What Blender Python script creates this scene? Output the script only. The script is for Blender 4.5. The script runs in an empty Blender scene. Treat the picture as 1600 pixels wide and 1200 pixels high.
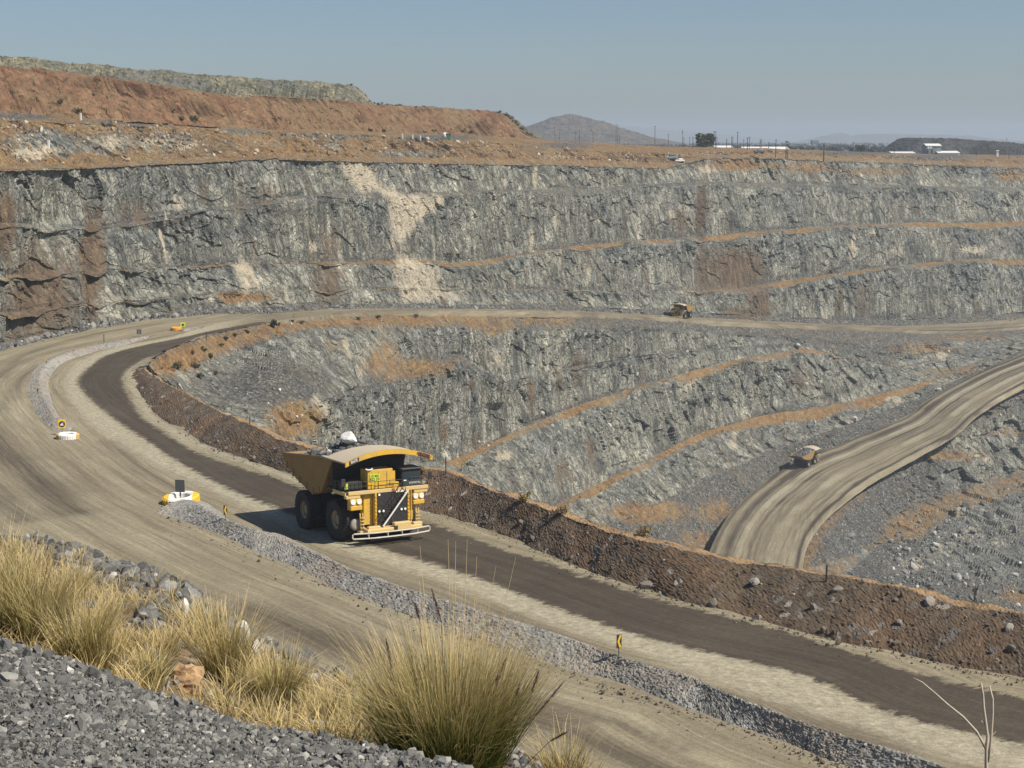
import bpy, math, random
import numpy as np
from mathutils import Vector, Matrix
from mathutils.bvhtree import BVHTree
random.seed(7)
RNG = np.random.default_rng(11)
scene = bpy.context.scene
COL = scene.collection
F = 2500.0
PITCH = math.radians(8.69)
CP, SP = math.cos(PITCH), math.sin(PITCH)
f32 = np.float32

# ------------------------------------------------------------ camera survey helpers
def ray(px, py):
    a = (np.asarray(px, float) - 800) / F
    b = (600 - np.asarray(py, float)) / F
    return np.stack([a + 0 * b, CP + b * SP, -SP + b * CP], -1)
def PY(px, py, y):
    r = ray(px, py)
    return r * (np.asarray(y, float) / r[..., 1])[..., None]
def PZ(px, py, z):
    r = ray(px, py)
    return r * (np.asarray(z, float) / r[..., 2])[..., None]
def proj(P):
    d = P[..., 1] * CP - P[..., 2] * SP
    u = P[..., 1] * SP + P[..., 2] * CP
    return 800 + F * P[..., 0] / d, 600 - F * u / d
ZRT = ([0, 60, 90, 130, 160, 200, 255, 304, 346, 383, 421, 466, 540], [-31.5, -33.6, -35.0, -36.9, -38.3, -39.8, -41.0, -42.0, -42.8, -43.7, -45.6, -50.5, -58])
def zr(y):
    return np.interp(y, *ZRT)
def PR(px, py, dz=0.0):
    """point where the sight line meets the haul road surface (raised by dz)"""
    r = ray(px, py)
    z = np.full(r.shape[:-1], -38.0)
    for _ in range(40):
        y = z / r[..., 2] * r[..., 1]
        z = 0.5 * z + 0.5 * (zr(y) + dz)
    return r * (z / r[..., 2])[..., None]
def tab(pts, k=1):
    xs = [p[0] for p in pts]; ys = [p[k] for p in pts]
    return lambda x: np.interp(x, xs, ys)

# ------------------------------------------------------------ numpy noise
def h3(i, j, k, s):
    n = (i.astype(np.int64) * 374761393 + j.astype(np.int64) * 668265263 + k.astype(np.int64) * 2147483647 + s * 1274126177) & 0xffffffff
    n = ((n ^ (n >> 13)) * 1274126177) & 0xffffffff
    n = ((n ^ (n >> 16)) * 2246822519) & 0xffffffff
    n = n ^ (n >> 15)
    return (n & 0xffffff).astype(f32) / f32(0xffffff)
def vn(p, s=0):
    f = np.floor(p); i = f.astype(np.int64); t = (p - f).astype(f32); t = t * t * (3 - 2 * t)
    out = 0
    for a in (0, 1):
        wx = t[..., 0] if a else 1 - t[..., 0]
        for b in (0, 1):
            wy = t[..., 1] if b else 1 - t[..., 1]
            for c in (0, 1):
                wz = t[..., 2] if c else 1 - t[..., 2]
                out = out + wx * wy * wz * h3(i[..., 0] + a, i[..., 1] + b, i[..., 2] + c, s)
    return out
def fbm(p, o=4, s=0, g=0.5):
    r = 0; a = 1.0; n = 0; q = p
    for k in range(o):
        r = r + a * (vn(q, s + 17 * k) - 0.5); n += a; a *= g; q = q * 2.03 + 3.7
    return r / n * 2
def worley(p, s=0, tilt=1.0):
    """block field: every cell is a tilted facet with its own height"""
    f = np.floor(p).astype(np.int64)
    best = np.full(p.shape[:-1], 1e9, f32); val = np.zeros(p.shape[:-1], f32)
    for a in (-1, 0, 1):
        for b in (-1, 0, 1):
            for c in (-1, 0, 1):
                i = f[..., 0] + a; j = f[..., 1] + b; k = f[..., 2] + c
                r1 = h3(i, j, k, s); r2 = h3(i, j, k, s + 101); r3 = h3(i, j, k, s + 202)
                dx = (p[..., 0] - i).astype(f32) - r1; dy = (p[..., 1] - j).astype(f32) - r2; dz = (p[..., 2] - k).astype(f32) - r3
                d = dx * dx + dy * dy + dz * dz
                m = d < best
                hv = (r1 * 7.31 + r2 * 3.77 + r3 * 5.13) % 1.0
                v = (hv - 0.5) + tilt * (dx * (r2 - 0.5) + dy * (r3 - 0.5) + dz * (r1 - 0.62))
                best = np.where(m, d, best); val = np.where(m, v, val)
    return val

# ------------------------------------------------------------ mesh helpers
def mesh_np(name, V, faces, mat=None, smooth=False, kind=None, parent=None):
    me = bpy.data.meshes.new(name)
    V = np.asarray(V, f32).reshape(-1, 3); faces = np.asarray(faces, np.int32)
    nf, k = faces.shape
    me.vertices.add(len(V)); me.vertices.foreach_set('co', V.ravel())
    me.loops.add(nf * k); me.loops.foreach_set('vertex_index', faces.ravel())
    me.polygons.add(nf)
    me.polygons.foreach_set('loop_start', np.arange(0, nf * k, k, dtype=np.int32))
    me.polygons.foreach_set('loop_total', np.full(nf, k, np.int32))
    me.polygons.foreach_set('use_smooth', np.full(nf, smooth))
    me.update(calc_edges=True)
    if mat: me.materials.append(mat)
    o = bpy.data.objects.new(name, me); COL.objects.link(o)
    if kind: o['kind'] = kind
    if parent: o.parent = parent
    return o
def set_attr(o, name, data, typ='FLOAT'):
    a = o.data.attributes.new(name, typ, 'POINT')
    a.data.foreach_set('color' if typ == 'FLOAT_COLOR' else 'value', np.asarray(data, f32).ravel())
def grid_faces(R, C):
    i = np.arange((R - 1) * C).reshape(R - 1, C)[:, :-1].ravel()
    return np.stack([i, i + C, i + C + 1, i + 1], 1)
def tag(o, label, cat, group=None, kind=None):
    o['label'] = label; o['category'] = cat
    if group: o['group'] = group
    if kind: o['kind'] = kind
    return o

# ------------------------------------------------------------ materials
def newmat(name):
    m = bpy.data.materials.new(name); m.use_nodes = True
    nt = m.node_tree; b = nt.nodes['Principled BSDF']
    return m, nt, b
class NT:
    """tiny node helper"""
    def __init__(s, nt): s.nt = nt
    def n(s, t, **kw):
        d = s.nt.nodes.new(t)
        for k, v in kw.items():
            if k.startswith('_'):
                d.inputs[k[1:].replace('_', ' ')].default_value = v
            else: setattr(d, k, v)
        return d
    def l(s, a, b): s.nt.links.new(a, b)
    def attr(s, name): return s.n('ShaderNodeAttribute', attribute_name=name)
    def pos(s, sc=(1, 1, 1)):
        g = s.n('ShaderNodeNewGeometry'); v = s.n('ShaderNodeVectorMath', operation='MULTIPLY')
        s.l(g.outputs['Position'], v.inputs[0]); v.inputs[1].default_value = sc
        return v.outputs[0]
    def noise(s, vec, scale, detail=4, rough=0.6, dist=0.0):
        d = s.n('ShaderNodeTexNoise'); d.inputs['Scale'].default_value = scale; d.inputs['Detail'].default_value = detail
        d.inputs['Roughness'].default_value = rough; d.inputs['Distortion'].default_value = dist
        s.l(vec, d.inputs['Vector']); return d.outputs['Fac']
    def vor(s, vec, scale, feature='F1', out='Color'):
        d = s.n('ShaderNodeTexVoronoi', feature=feature); d.inputs['Scale'].default_value = scale
        s.l(vec, d.inputs['Vector']); return d.outputs[out]
    def ramp(s, fac, stops):
        d = s.n('ShaderNodeValToRGB'); e = d.color_ramp.elements
        while len(e) < len(stops): e.new(0.5)
        for q, (p, c) in zip(e, stops):
            q.position = p; q.color = (c, c, c, 1) if isinstance(c, (int, float)) else (*c, 1)
        s.l(fac, d.inputs[0]); return d.outputs[0]
    def math(s, op, a, b=None, c=None, clamp=False):
        d = s.n('ShaderNodeMath', operation=op); d.use_clamp = clamp
        for k, x in enumerate((a, b, c)):
            if x is None: continue
            if isinstance(x, (int, float)): d.inputs[k].default_value = x
            else: s.l(x, d.inputs[k])
        return d.outputs[0]
    def mix(s, fac, a, b, mode='MIX'):
        d = s.n('ShaderNodeMix', data_type='RGBA', blend_type=mode)
        for k, x in ((0, fac), (6, a), (7, b)):
            if isinstance(x, (int, float)): d.inputs[k].default_value = x
            elif isinstance(x, tuple): d.inputs[k].default_value = (*x, 1)
            else: s.l(x, d.inputs[k])
        return d.outputs[2]
    def bump(s, h, strength, dist, b, prev=None):
        d = s.n('ShaderNodeBump'); d.inputs['Strength'].default_value = strength; d.inputs['Distance'].default_value = dist
        s.l(h, d.inputs['Height'])
        if prev: s.l(prev, d.inputs['Normal'])
        if b: s.l(d.outputs[0], b.inputs['Normal'])
        return d.outputs[0]
def thr(T, mask, noise, soft=0.12):
    """mask with a broken edge: smoothstep around the noise value"""
    x = T.math('SUBTRACT', T.math('ADD', mask, T.math('MULTIPLY', T.math('SUBTRACT', noise, 0.5), 1.3)), 0.5)
    return T.math('ADD', T.math('DIVIDE', x, soft * 2), 0.5, clamp=True)

def mat_terrain():
    m, nt, b = newmat('pit_rock'); T = NT(nt)
    at = T.attr('mask'); sep = T.n('ShaderNodeSeparateColor'); T.l(at.outputs['Color'], sep.inputs[0])
    soil, talus, stain = sep.outputs[0], sep.outputs[1], sep.outputs[2]; pale = at.outputs['Alpha']
    face = T.attr('face').outputs['Fac']
    p = T.pos()
    warp = T.n('ShaderNodeTexNoise'); warp.inputs['Scale'].default_value = 0.12; warp.inputs['Detail'].default_value = 3
    T.l(p, warp.inputs['Vector'])
    pw = T.n('ShaderNodeVectorMath', operation='MULTIPLY_ADD'); T.l(warp.outputs['Color'], pw.inputs[0]); pw.inputs[1].default_value = (7, 7, 7); T.l(p, pw.inputs[2])
    pw = pw.outputs[0]
    n_big = T.noise(p, 0.03, 4, 0.6)
    n_mid = T.noise(pw, 0.22, 5, 0.65)
    n_fine = T.noise(p, 1.3, 4, 0.7)
    rock = T.ramp(n_mid, [(0.25, (0.100, 0.112, 0.116)), (0.45, (0.188, 0.202, 0.198)), (0.6, (0.275, 0.284, 0.262)), (0.78, (0.42, 0.41, 0.35))])
    rock = T.mix(T.math('MULTIPLY', face, 0.45), rock, (0.30, 0.30, 0.255))
    rock = T.mix(T.ramp(n_big, [(0.35, 0.0), (0.68, 0.55)]), rock, (0.27, 0.265, 0.215))
    rock = T.mix(T.ramp(T.noise(p, 0.045, 4, 0.65), [(0.50, 0.0), (0.66, 0.7)]), rock, (0.40, 0.385, 0.315))
    rock = T.mix(T.ramp(T.noise(p, 0.055, 4, 0.65, 1.0), [(0.30, 0.75), (0.46, 0.0)]), rock, (0.085, 0.095, 0.10))
    # block tone: broken faces weather differently
    cells = T.n('ShaderNodeVectorMath', operation='MULTIPLY'); T.l(pw, cells.inputs[0]); cells.inputs[1].default_value = (1, 1, 0.62)
    sc = T.n('ShaderNodeSeparateColor'); T.l(T.vor(cells.outputs[0], 0.42), sc.inputs[0])
    rock = T.mix(0.75, rock, T.ramp(sc.outputs[0], [(0.0, 0.42), (0.25, 0.72), (0.7, 1.05), (0.93, 1.35), (1.0, 1.7)]), 'MULTIPLY')
    sc2 = T.n('ShaderNodeSeparateColor'); T.l(T.vor(cells.outputs[0], 1.15), sc2.inputs[0])
    rock = T.mix(0.6, rock, T.ramp(sc2.outputs[0], [(0.0, 0.4), (0.3, 0.8), (0.8, 1.15), (1.0, 1.75)]), 'MULTIPLY')
    # vertical run-off streaks and drill-hole traces on the faces
    ps = T.pos((0.45, 0.45, 0.022))
    st = T.noise(ps, 1.0, 5, 0.72)
    rock = T.mix(T.math('MULTIPLY', face, T.ramp(st, [(0.52, 0.0), (0.64, 0.9)])), rock, (0.47, 0.45, 0.375))
    rock = T.mix(T.math('MULTIPLY', face, T.ramp(st, [(0.34, 0.9), (0.46, 0.0)])), rock, (0.060, 0.058, 0.050))
    ps3 = T.pos((0.09, 0.09, 0.02))
    st3 = T.noise(ps3, 1.0, 4, 0.65)
    rock = T.mix(T.math('MULTIPLY', face, 0.8), rock, T.mix(1.0, rock, T.ramp(st3, [(0.32, 0.42), (0.5, 0.95), (0.66, 1.65)]), 'MULTIPLY'))
    ps2 = T.pos((0.16, 0.16, 0.012))
    st2 = T.noise(ps2, 1.0, 3, 0.6)
    rock = T.mix(T.math('MULTIPLY', face, T.ramp(st2, [(0.56, 0.0), (0.68, 0.6)])), rock, (0.20, 0.145, 0.095))
    # cracks
    cr = T.vor(cells.outputs[0], 0.30, 'DISTANCE_TO_EDGE', 'Distance')
    rock = T.mix(T.ramp(cr, [(0.0, 0.75), (0.06, 0.0)]), rock, (0.035, 0.037, 0.037))
    cr2 = T.vor(cells.outputs[0], 0.9, 'DISTANCE_TO_EDGE', 'Distance')
    rock = T.mix(T.ramp(cr2, [(0.0, 0.6), (0.09, 0.0)]), rock, (0.05, 0.052, 0.052))
    # small white quartz and fresh breaks
    rock = T.mix(T.ramp(T.noise(pw, 0.35, 3, 0.75), [(0.66, 0.0), (0.71, 0.8)]), rock, (0.60, 0.58, 0.52))
    # talus, rubble
    tsc = T.n('ShaderNodeSeparateColor'); T.l(T.vor(p, 1.5), tsc.inputs[0])
    tal = T.ramp(tsc.outputs[0], [(0.0, (0.065, 0.067, 0.068)), (0.4, (0.145, 0.148, 0.146)), (0.8, (0.22, 0.222, 0.212)), (1.0, (0.46, 0.455, 0.42))])
    tal = T.mix(T.ramp(n_fine, [(0.35, 0.5), (0.7, 0.0)]), tal, (0.085, 0.088, 0.088))
    tal = T.mix(T.ramp(T.noise(p, 0.06, 4, 0.65), [(0.48, 0.0), (0.7, 0.5)]), tal, (0.20, 0.165, 0.12))
    rock = T.mix(1.0, rock, (0.875, 0.865, 0.83), 'MULTIPLY'); tal = T.mix(1.0, tal, (0.70, 0.685, 0.65), 'MULTIPLY')
    col = T.mix(thr(T, talus, n_mid, 0.2), rock, tal)
    # weathered soil with straw-coloured grass
    so = T.ramp(T.noise(p, 0.5, 5, 0.7), [(0.25, (0.105, 0.064, 0.034)), (0.42, (0.195, 0.115, 0.055)), (0.58, (0.28, 0.178, 0.086)), (0.78, (0.42, 0.31, 0.175))])
    so = T.mix(T.ramp(T.noise(p, 0.07, 3, 0.6), [(0.45, 0.0), (0.7, 0.7)]), so, (0.285, 0.212, 0.108))
    so = T.mix(T.ramp(n_fine, [(0.3, 0.7), (0.52, 0.0)]), so, (0.085, 0.06, 0.03))
    so = T.mix(T.ramp(T.noise(pw, 0.2, 4, 0.7), [(0.34, 0.7), (0.48, 0.0)]), so, (0.11, 0.075, 0.045))
    col = T.mix(thr(T, soil, T.noise(p, 0.28, 5, 0.7), 0.15), col, so)
    br = T.ramp(T.noise(T.pos((0.5, 0.5, 0.06)), 1.0, 4, 0.7), [(0.3, (0.060, 0.046, 0.034)), (0.5, (0.125, 0.092, 0.062)), (0.7, (0.215, 0.155, 0.10))])
    col = T.mix(thr(T, stain, T.noise(T.pos((0.22, 0.22, 0.12)), 1.0, 5, 0.75), 0.22), col, br)
    pl = T.ramp(T.noise(T.pos((0.6, 0.6, 0.2)), 0.8, 5, 0.7), [(0.3, (0.25, 0.235, 0.18)), (0.5, (0.41, 0.36, 0.27)), (0.7, (0.56, 0.48, 0.37))])
    col = T.mix(thr(T, pale, T.noise(T.pos((0.5, 0.5, 0.25)), 0.5, 5, 0.75), 0.12), col, pl)
    T.l(col, b.inputs['Base Color']); b.inputs['Roughness'].default_value = 0.92; b.inputs['Specular IOR Level'].default_value = 0.2
    h = T.math('ADD', T.math('MULTIPLY', cr2, 1.2), T.math('ADD', T.math('MULTIPLY', n_fine, 0.7), T.math('MULTIPLY', sc2.outputs[0], 0.6)))
    T.bump(h, 0.9, 0.7, b)
    return m
# ------------------------------------------------------------ survey sheets: crest and toe lines of the benches, with their distance
TYPES = {  # long swell, big blocks, small blocks, fine, grooves
    'face': (2.2, 1.8, 0.75, 0.16, 0.75), 'wface': (2.0, 1.9, 1.1, 0.4, 0.0), 'floor': (0.5, 0.15, 0.25, 0.15, 0.0),
    'talus': (1.6, 0.55, 0.6, 0.35, 0.0), 'soil': (1.0, 0.25, 0.35, 0.3, 0.0), 'ramp': (0.25, 0.0, 0.0, 0.06, 0.0), 'none': (0, 0, 0, 0, 0)}
TERR = []
def rows_of(lines, rows):
    P, si, vv = [], [], []
    for j in range(len(lines) - 1):
        n = rows[j]
        for k in range(n):
            t = k / n
            P.append(lines[j] * (1 - t) + lines[j + 1] * t); si.append(j); vv.append(t)
    P.append(lines[-1]); si.append(len(lines) - 2); vv.append(1.0)
    return np.array(P), np.array(si), np.array(vv)
def smooth_rows(a, n):
    k = np.ones(n) / n
    p = np.pad(a, ((n // 2, n // 2),) + ((0, 0),) * (a.ndim - 1), mode='edge')
    return np.apply_along_axis(lambda v: np.convolve(v, k, 'valid'), 0, p)
def normals(P):
    du = np.gradient(P, axis=1); dv = np.gradient(P, axis=0)
    n = np.cross(du, dv); n /= np.linalg.norm(n, axis=-1, keepdims=True) + 1e-9
    s = np.sign((n * -P).sum(-1)); s[s == 0] = 1
    return n * s[..., None]
def ell(px, py, cx, cy, rx, ry):
    d = np.sqrt(((px - cx) / rx) ** 2 + ((py - cy) / ry) ** 2)
    return np.clip(1.35 - 0.75 * d, 0, 1)
def blob(px, py, pts):
    """soft mask of a convex-ish outline given by corners"""
    inside = np.zeros(px.shape, bool); x0, y0 = pts[-1]; dist = np.full(px.shape, 1e9)
    for x1, y1 in pts:
        c = ((y0 > py) != (y1 > py)) & (px < (x1 - x0) * (py - y0) / (y1 - y0 + 1e-9) + x0)
        inside ^= c
        t = np.clip(((px - x0) * (x1 - x0) + (py - y0) * (y1 - y0)) / ((x1 - x0) ** 2 + (y1 - y0) ** 2 + 1e-9), 0, 1)
        dist = np.minimum(dist, np.hypot(px - x0 - t * (x1 - x0), py - y0 - t * (y1 - y0)))
        x0, y0 = x1, y1
    return np.clip(0.5 + np.where(inside, dist, -dist) / 30, 0, 1)
def sheet(name, lines, rows, types, mat, soil, talus, kind='structure', amp=1.0, scale=1.0, stains=(), extra=None, edge=0):
    P, si, vv = rows_of(lines, rows)
    R, C = P.shape[:2]
    A = np.array([TYPES[types[s]] for s in si], float)
    A = smooth_rows(A, 5)
    sl = smooth_rows(np.array([soil[s] for s in si], float)[:, None], 3)[:, 0]
    tl = smooth_rows(np.array([talus[s] for s in si], float)[:, None], 3)[:, 0]
    fc = np.array([1.0 if types[s] == 'face' else 0.0 for s in si])
    n = normals(P)
    hx = n.copy(); hx[..., 2] *= 0.5
    Q = P / scale
    sw = fbm(Q / 22.0, 3, 5)
    zs = np.array([1, 1, 0.62])
    wq = Q + 2.0 * np.stack([fbm(Q / 5 + 9, 2, 31), fbm(Q / 5 + 19, 2, 32), fbm(Q / 5 + 29, 2, 33)], -1)
    b1 = worley(wq * zs / 5.5, 3, 1.3); b2 = worley(wq * zs / 2.1, 4, 1.5)
    fine = fbm(Q / 0.9, 3, 8, 0.6)
    gm = np.clip(fbm(Q / 18 + 50, 2, 41) * 2 + 0.5, 0, 1)
    gr = np.abs(fbm(np.stack([Q[..., 0] / 1.7, Q[..., 1] / 1.7, Q[..., 2] / 25], -1), 2, 77)) * gm
    rub = np.clip(fbm(Q / 14 + 80, 3, 45) * 1.6 + 0.55, 0.15, 1)
    # pre-split, streaked lower parts of the faces against broken, blast-damaged upper parts
    zone = np.clip((vv[:, None] - 0.42) * 1.7 + 1.5 * fbm(Q / np.array([30., 30., 22.]) + 33, 3, 51) + 0.5, 0, 1) * fc[:, None]
    dip = Q @ np.array([[0.86, 0.2, -0.45], [0.1, 0.9, 0.2], [0.45, -0.1, 0.86]])
    b0 = worley((dip + 3 * np.stack([fbm(Q / 9 + 9, 2, 36), fbm(Q / 9 + 19, 2, 37), fbm(Q / 9 + 29, 2, 38)], -1)) * np.array([1, 1, 1.5]) / 11.0, 13, 1.3)
    brk = 1 - 0.82 * zone
    efd = np.where(fc > 0, np.clip(np.minimum(vv, 1 - vv) * 7, .3, 1), 1.0)[:, None]
    d = A[:, None, 0] * efd * (0.8 * sw + 0.42 * b0 * (0.5 + 0.5 * brk)) + A[:, None, 1] * efd * b1 * rub * brk + A[:, None, 2] * b2 * (0.3 + 0.7 * rub) * brk + A[:, None, 3] * fine - A[:, None, 4] * gr * (0.3 + zone)
    if extra is not None: d = d + extra(P, si, vv)
    d = d * amp * scale
    if edge:
        w = np.clip(np.minimum(np.arange(R), np.arange(R)[::-1]) / edge, 0, 1)[:, None]; d = d * w
    pxx, pyy = proj(P)
    V = P + hx * d[..., None]
    M = np.zeros((R, C, 4), f32)
    M[..., 0] = sl[:, None]; M[..., 1] = tl[:, None]
    M[..., 2] = np.clip(fbm(Q / 26 + 15, 4, 59) * 1.5 - .05, 0, .42) * (np.array([1.0 if types[s] == 'wface' else 0.0 for s in si])[:, None])
    F_ = zone.copy()
    toeT = np.clip((vv[:, None] - 0.80) * 5, 0, 1) * np.clip(fbm(Q / 20 + 61, 3, 55) * 2.2 + 0.45, 0, 1) * fc[:, None]
    M[..., 1] = np.maximum(M[..., 1], toeT); F_ *= 1 - toeT
    led = np.array([1.0 if types[s] in ('floor',) else 0.0 for s in si])[:, None]
    M[..., 0] *= 1 - led * np.clip(0.02 - 1.6 * fbm(Q / 32 + 71, 3, 57), 0, 0.38)
    for st in stains:
        ch, sgn, shape = st[0], st[1], st[2]
        w = blob(pxx, pyy, shape) if isinstance(shape, list) else ell(pxx, pyy, *shape)
        c = 'stbp'.index(ch) if ch != 'f' else -1
        if c >= 0: M[..., c] = M[..., c] * (1 - w) + w * sgn
        else: F_ = F_ * (1 - w) + w * sgn
    o = mesh_np(name, V, grid_faces(R, C), mat, False, kind)
    set_attr(o, 'mask', M, 'FLOAT_COLOR'); set_attr(o, 'face', F_)
    TERR.append(o)
    return o, V
def col(px, py, Y):
    return PY(px, py(px), Y(px))
TERRAIN = mat_terrain()

# ---- the high wall behind the road
px = np.arange(-70, 1671, 1.0)
toe = tab([(-70, 560), (0, 548), (60, 532), (130, 516), (240, 498), (400, 487), (520, 482), (700, 482), (900, 485), (1063, 494), (1200, 501), (1300, 506), (1400, 508), (1500, 503), (1600, 495), (1670, 490)])
tp = PR(px, toe(px)); TY_tab = tab([(240, 400), (330, 419), (430, 444), (520, 476), (700, 560), (900, 658), (1063, 755), (1200, 822), (1400, 905), (1600, 985), (1670, 1010)])
w = np.clip((px - 215) / 40, 0, 1)
toeY = tp[:, 1] * (1 - w) + TY_tab(px) * w
setb = tab([(-70, 26), (0, 28), (400, 36), (700, 46), (900, 52), (1063, 56), (1400, 62), (1670, 66)])(px)
def wl(py, fr, dp=0.0): return PY(px, py(px) + dp, toeY + setb * fr)
rim = tab([(-70, 268), (0, 265), (140, 261), (350, 252), (430, 247), (520, 250), (700, 255), (900, 258), (1040, 262), (1100, 247), (1200, 246), (1300, 251), (1400, 254), (1500, 258), (1600, 262), (1670, 264)])
b1 = tab([(-70, 352), (0, 350), (130, 352), (220, 346), (330, 324), (400, 316), (520, 302), (620, 301), (800, 297), (950, 292), (1040, 287), (1100, 284), (1300, 288), (1500, 291), (1670, 294)])
b2 = tab([(-70, 430), (0, 430), (130, 424), (240, 418), (400, 412), (560, 408), (620, 406), (720, 411), (830, 394), (900, 384), (1000, 374), (1100, 369), (1200, 361), (1300, 354), (1400, 349), (1670, 344)])
b3 = tab([(-70, 490), (0, 488), (240, 466), (400, 455), (600, 450), (800, 452), (1000, 456), (1160, 449), (1250, 436), (1330, 424), (1420, 414), (1500, 407), (1670, 404)])
w1 = tab([(-70, .5), (200, .6), (520, .8), (700, 1), (1670, 1)])(px); w2 = tab([(-70, .15), (520, .2), (560, .8), (700, 1), (1670, 1)])(px); w3 = tab([(-70, .1), (1060, .1), (1160, 1), (1670, 1)])(px)
def wig(x, s, sc=60.0): return fbm(np.stack([x / sc, 0 * x + s, 0 * x], -1), 4, 5 + s)
def ledge(py, fi, fo, w):
    k = np.clip(1 + 1.5 * wig(px, int(fi * 100), 45.), .35, 2.2); yy = py(px) + 2.5 * wig(px, 3 + int(fi * 100), 40.)
    return [PY(px, yy, toeY + setb * fi), PY(px, yy + 6.5 * w * k, toeY + setb * (fi + (fo - fi) * w) - 0.4)]
wall_lines = [wl(rim, 1.0)] + ledge(b1, .84, .70, w1) + ledge(b2, .56, .42, w2) + ledge(b3, .27, .15, w3) + [PY(px, toe(px) - 7, toeY + 2.6), PY(px, toe(px) + 2.5, toeY - 3)]
white = lambda *a: ('p', 1.0, a)
wall_st = [
    ('b', .78, (72, 458, 48, 70)), ('f', 0, (70, 470, 60, 75)), ('b', .9, (150, 400, 16, 60)), ('b', .9, (148, 440, 14, 60)), ('s', .7, (380, 465, 45, 9)), ('b', .85, (10, 350, 16, 50)),
    ('b', .85, (1148, 420, 42, 32)), ('b', .7, (1108, 425, 14, 30)), ('b', .8, (1098, 330, 9, 40)), ('b', .6, (1062, 345, 16, 20)), ('b', .8, (1185, 475, 18, 28)), ('b', .7, (1150, 490, 20, 12)),
    ('b', .6, (1310, 470, 6, 35)), ('b', .55, (1345, 470, 14, 30)), ('b', .5, (525, 375, 14, 30)), ('b', .55, (520, 440, 30, 40)), ('b', .5, (215, 335, 40, 26)), ('b', .5, (318, 300, 9, 22)), ('b', .4, (415, 300, 20, 30)),
    ('p', .95, [(528, 255), (585, 258), (600, 295), (612, 300), (556, 297), (545, 280)]), ('p', .95, [(606, 303), (700, 306), (680, 330), (650, 352), (640, 368), (612, 380)]), ('p', .62, [(610, 385), (640, 390), (700, 420), (690, 440), (740, 470), (620, 478)]),
    ('p', .5, [(610, 258), (690, 256), (660, 280), (610, 286)]), ('p', .75, (1331, 388, 6, 20)), ('p', .7, (1366, 363, 8, 6)), ('p', .55, (1400, 392, 14, 12)), ('p', .55, (1520, 390, 30, 8)),
    ('p', .8, (838, 275, 3, 18)), ('p', .6, (867, 350, 3, 22)), ('p', .55, (810, 325, 3, 14)), ('p', .55, (1048, 335, 6, 12)), ('p', .55, (935, 345, 8, 6)), ('p', .6, (829, 370, 6, 14)), ('p', .6, (875, 400, 3, 16)), ('p', .6, (922, 425, 3, 14)),
    ('p', .55, (45, 240, 25, 10)), ('p', .5, (280, 315, 14, 18)), ('p', .62, (385, 430, 22, 28)), ('p', .55, (365, 350, 6, 18)), ('p', .5, (165, 280, 22, 8)), ('p', .6, (260, 370, 3, 60)), ('p', .5, (490, 385, 14, 10)),
    ('s', .75, (1150, 258, 50, 8)), ('s', .6, (1260, 262, 40, 8)), ('s', .6, (1580, 275, 25, 10)), ('p', .6, (1105, 265, 16, 9)), ('p', .5, (1050, 268, 14, 8)), ('s', .55, (1370, 268, 60, 6)),
    ('t', .8, (270, 345, 60, 10)), ('t', .8, (420, 330, 50, 10)), ('t', .7, (300, 480, 60, 9)),
]
def wall_extra(P, si, vv):
    # gullies and buttresses down the left part of the wall
    x, y = proj(P)
    g = np.zeros(x.shape)
    for cx, wd, dp, ln in ((70, 32, 3.2, -0.12), (152, 13, 2.6, 0.05), (10, 18, 2.4, 0.12), (215, 16, 2.2, .1), (318, 14, 1.8, 0), (520, 20, 2.4, 0), (1098, 9, 3, 0), (1240, 9, 2, .05), (905, 12, 1.6, 0), (700, 16, 1.6, 0), (1385, 10, 1.6, 0)):
        g -= dp * np.exp(-((x - cx - ln * (y - 400)) / wd) ** 2) * np.clip((y - 262) / 110, 0, 1)
    return g
sheet('pit_wall', wall_lines, [52, 5, 76, 5, 60, 5, 84, 6], ['face', 'floor', 'face', 'floor', 'face', 'floor', 'face', 'talus'], TERRAIN,
      [.18, .36, 0, .84, 0, .86, 0, .12], [.05, .55, .12, .2, .05, .2, .05, .8], stains=wall_st, extra=wall_extra)

# ---- weathered ground above the rim, and the plain beyond it
U = lambda pts: tab(pts)
u1 = U([(-70, 258), (0, 256), (140, 252), (350, 245), (520, 243), (700, 246), (900, 249), (1040, 254), (1100, 242), (1200, 240), (1300, 245), (1400, 248), (1600, 256), (1670, 258)])
u2 = U([(-70, 190), (0, 188), (130, 191), (300, 200), (450, 208), (560, 210), (700, 217), (800, 224), (900, 233), (1040, 240), (1100, 238.5), (1200, 236), (1300, 241), (1400, 244), (1600, 252), (1670, 254)])
u3 = U([(-70, 174), (0, 177), (130, 181), (240, 186), (400, 197), (560, 205), (700, 211), (820, 216), (900, 222), (1040, 229), (1200, 232), (1300, 236), (1400, 239), (1600, 247), (1670, 249)])
rimY = toeY + setb
up_lines = [PY(px, rim(px) + 1.5, rimY - 1), PY(px, u1(px), rimY + 9), PY(px, u2(px), rimY + tab([(-70, 34), (500, 34), (900, 34), (1100, 22), (1670, 24)])(px)),
            PY(px, u3(px), rimY + tab([(-70, 75), (560, 90), (1100, 130), (1670, 150)])(px))]
z4 = tab([(-70, 5), (300, 2), (600, -5), (830, -12), (1670, -14)])(px)
r4 = ray(px, np.full(px.shape, 225.0))
for yy in (1500., 6000., 30000.):
    q = r4 * (yy / r4[:, 1])[:, None]; q[:, 2] = z4 if yy < 5000 else -14 - yy * 0.0004; up_lines.append(q)
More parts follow.
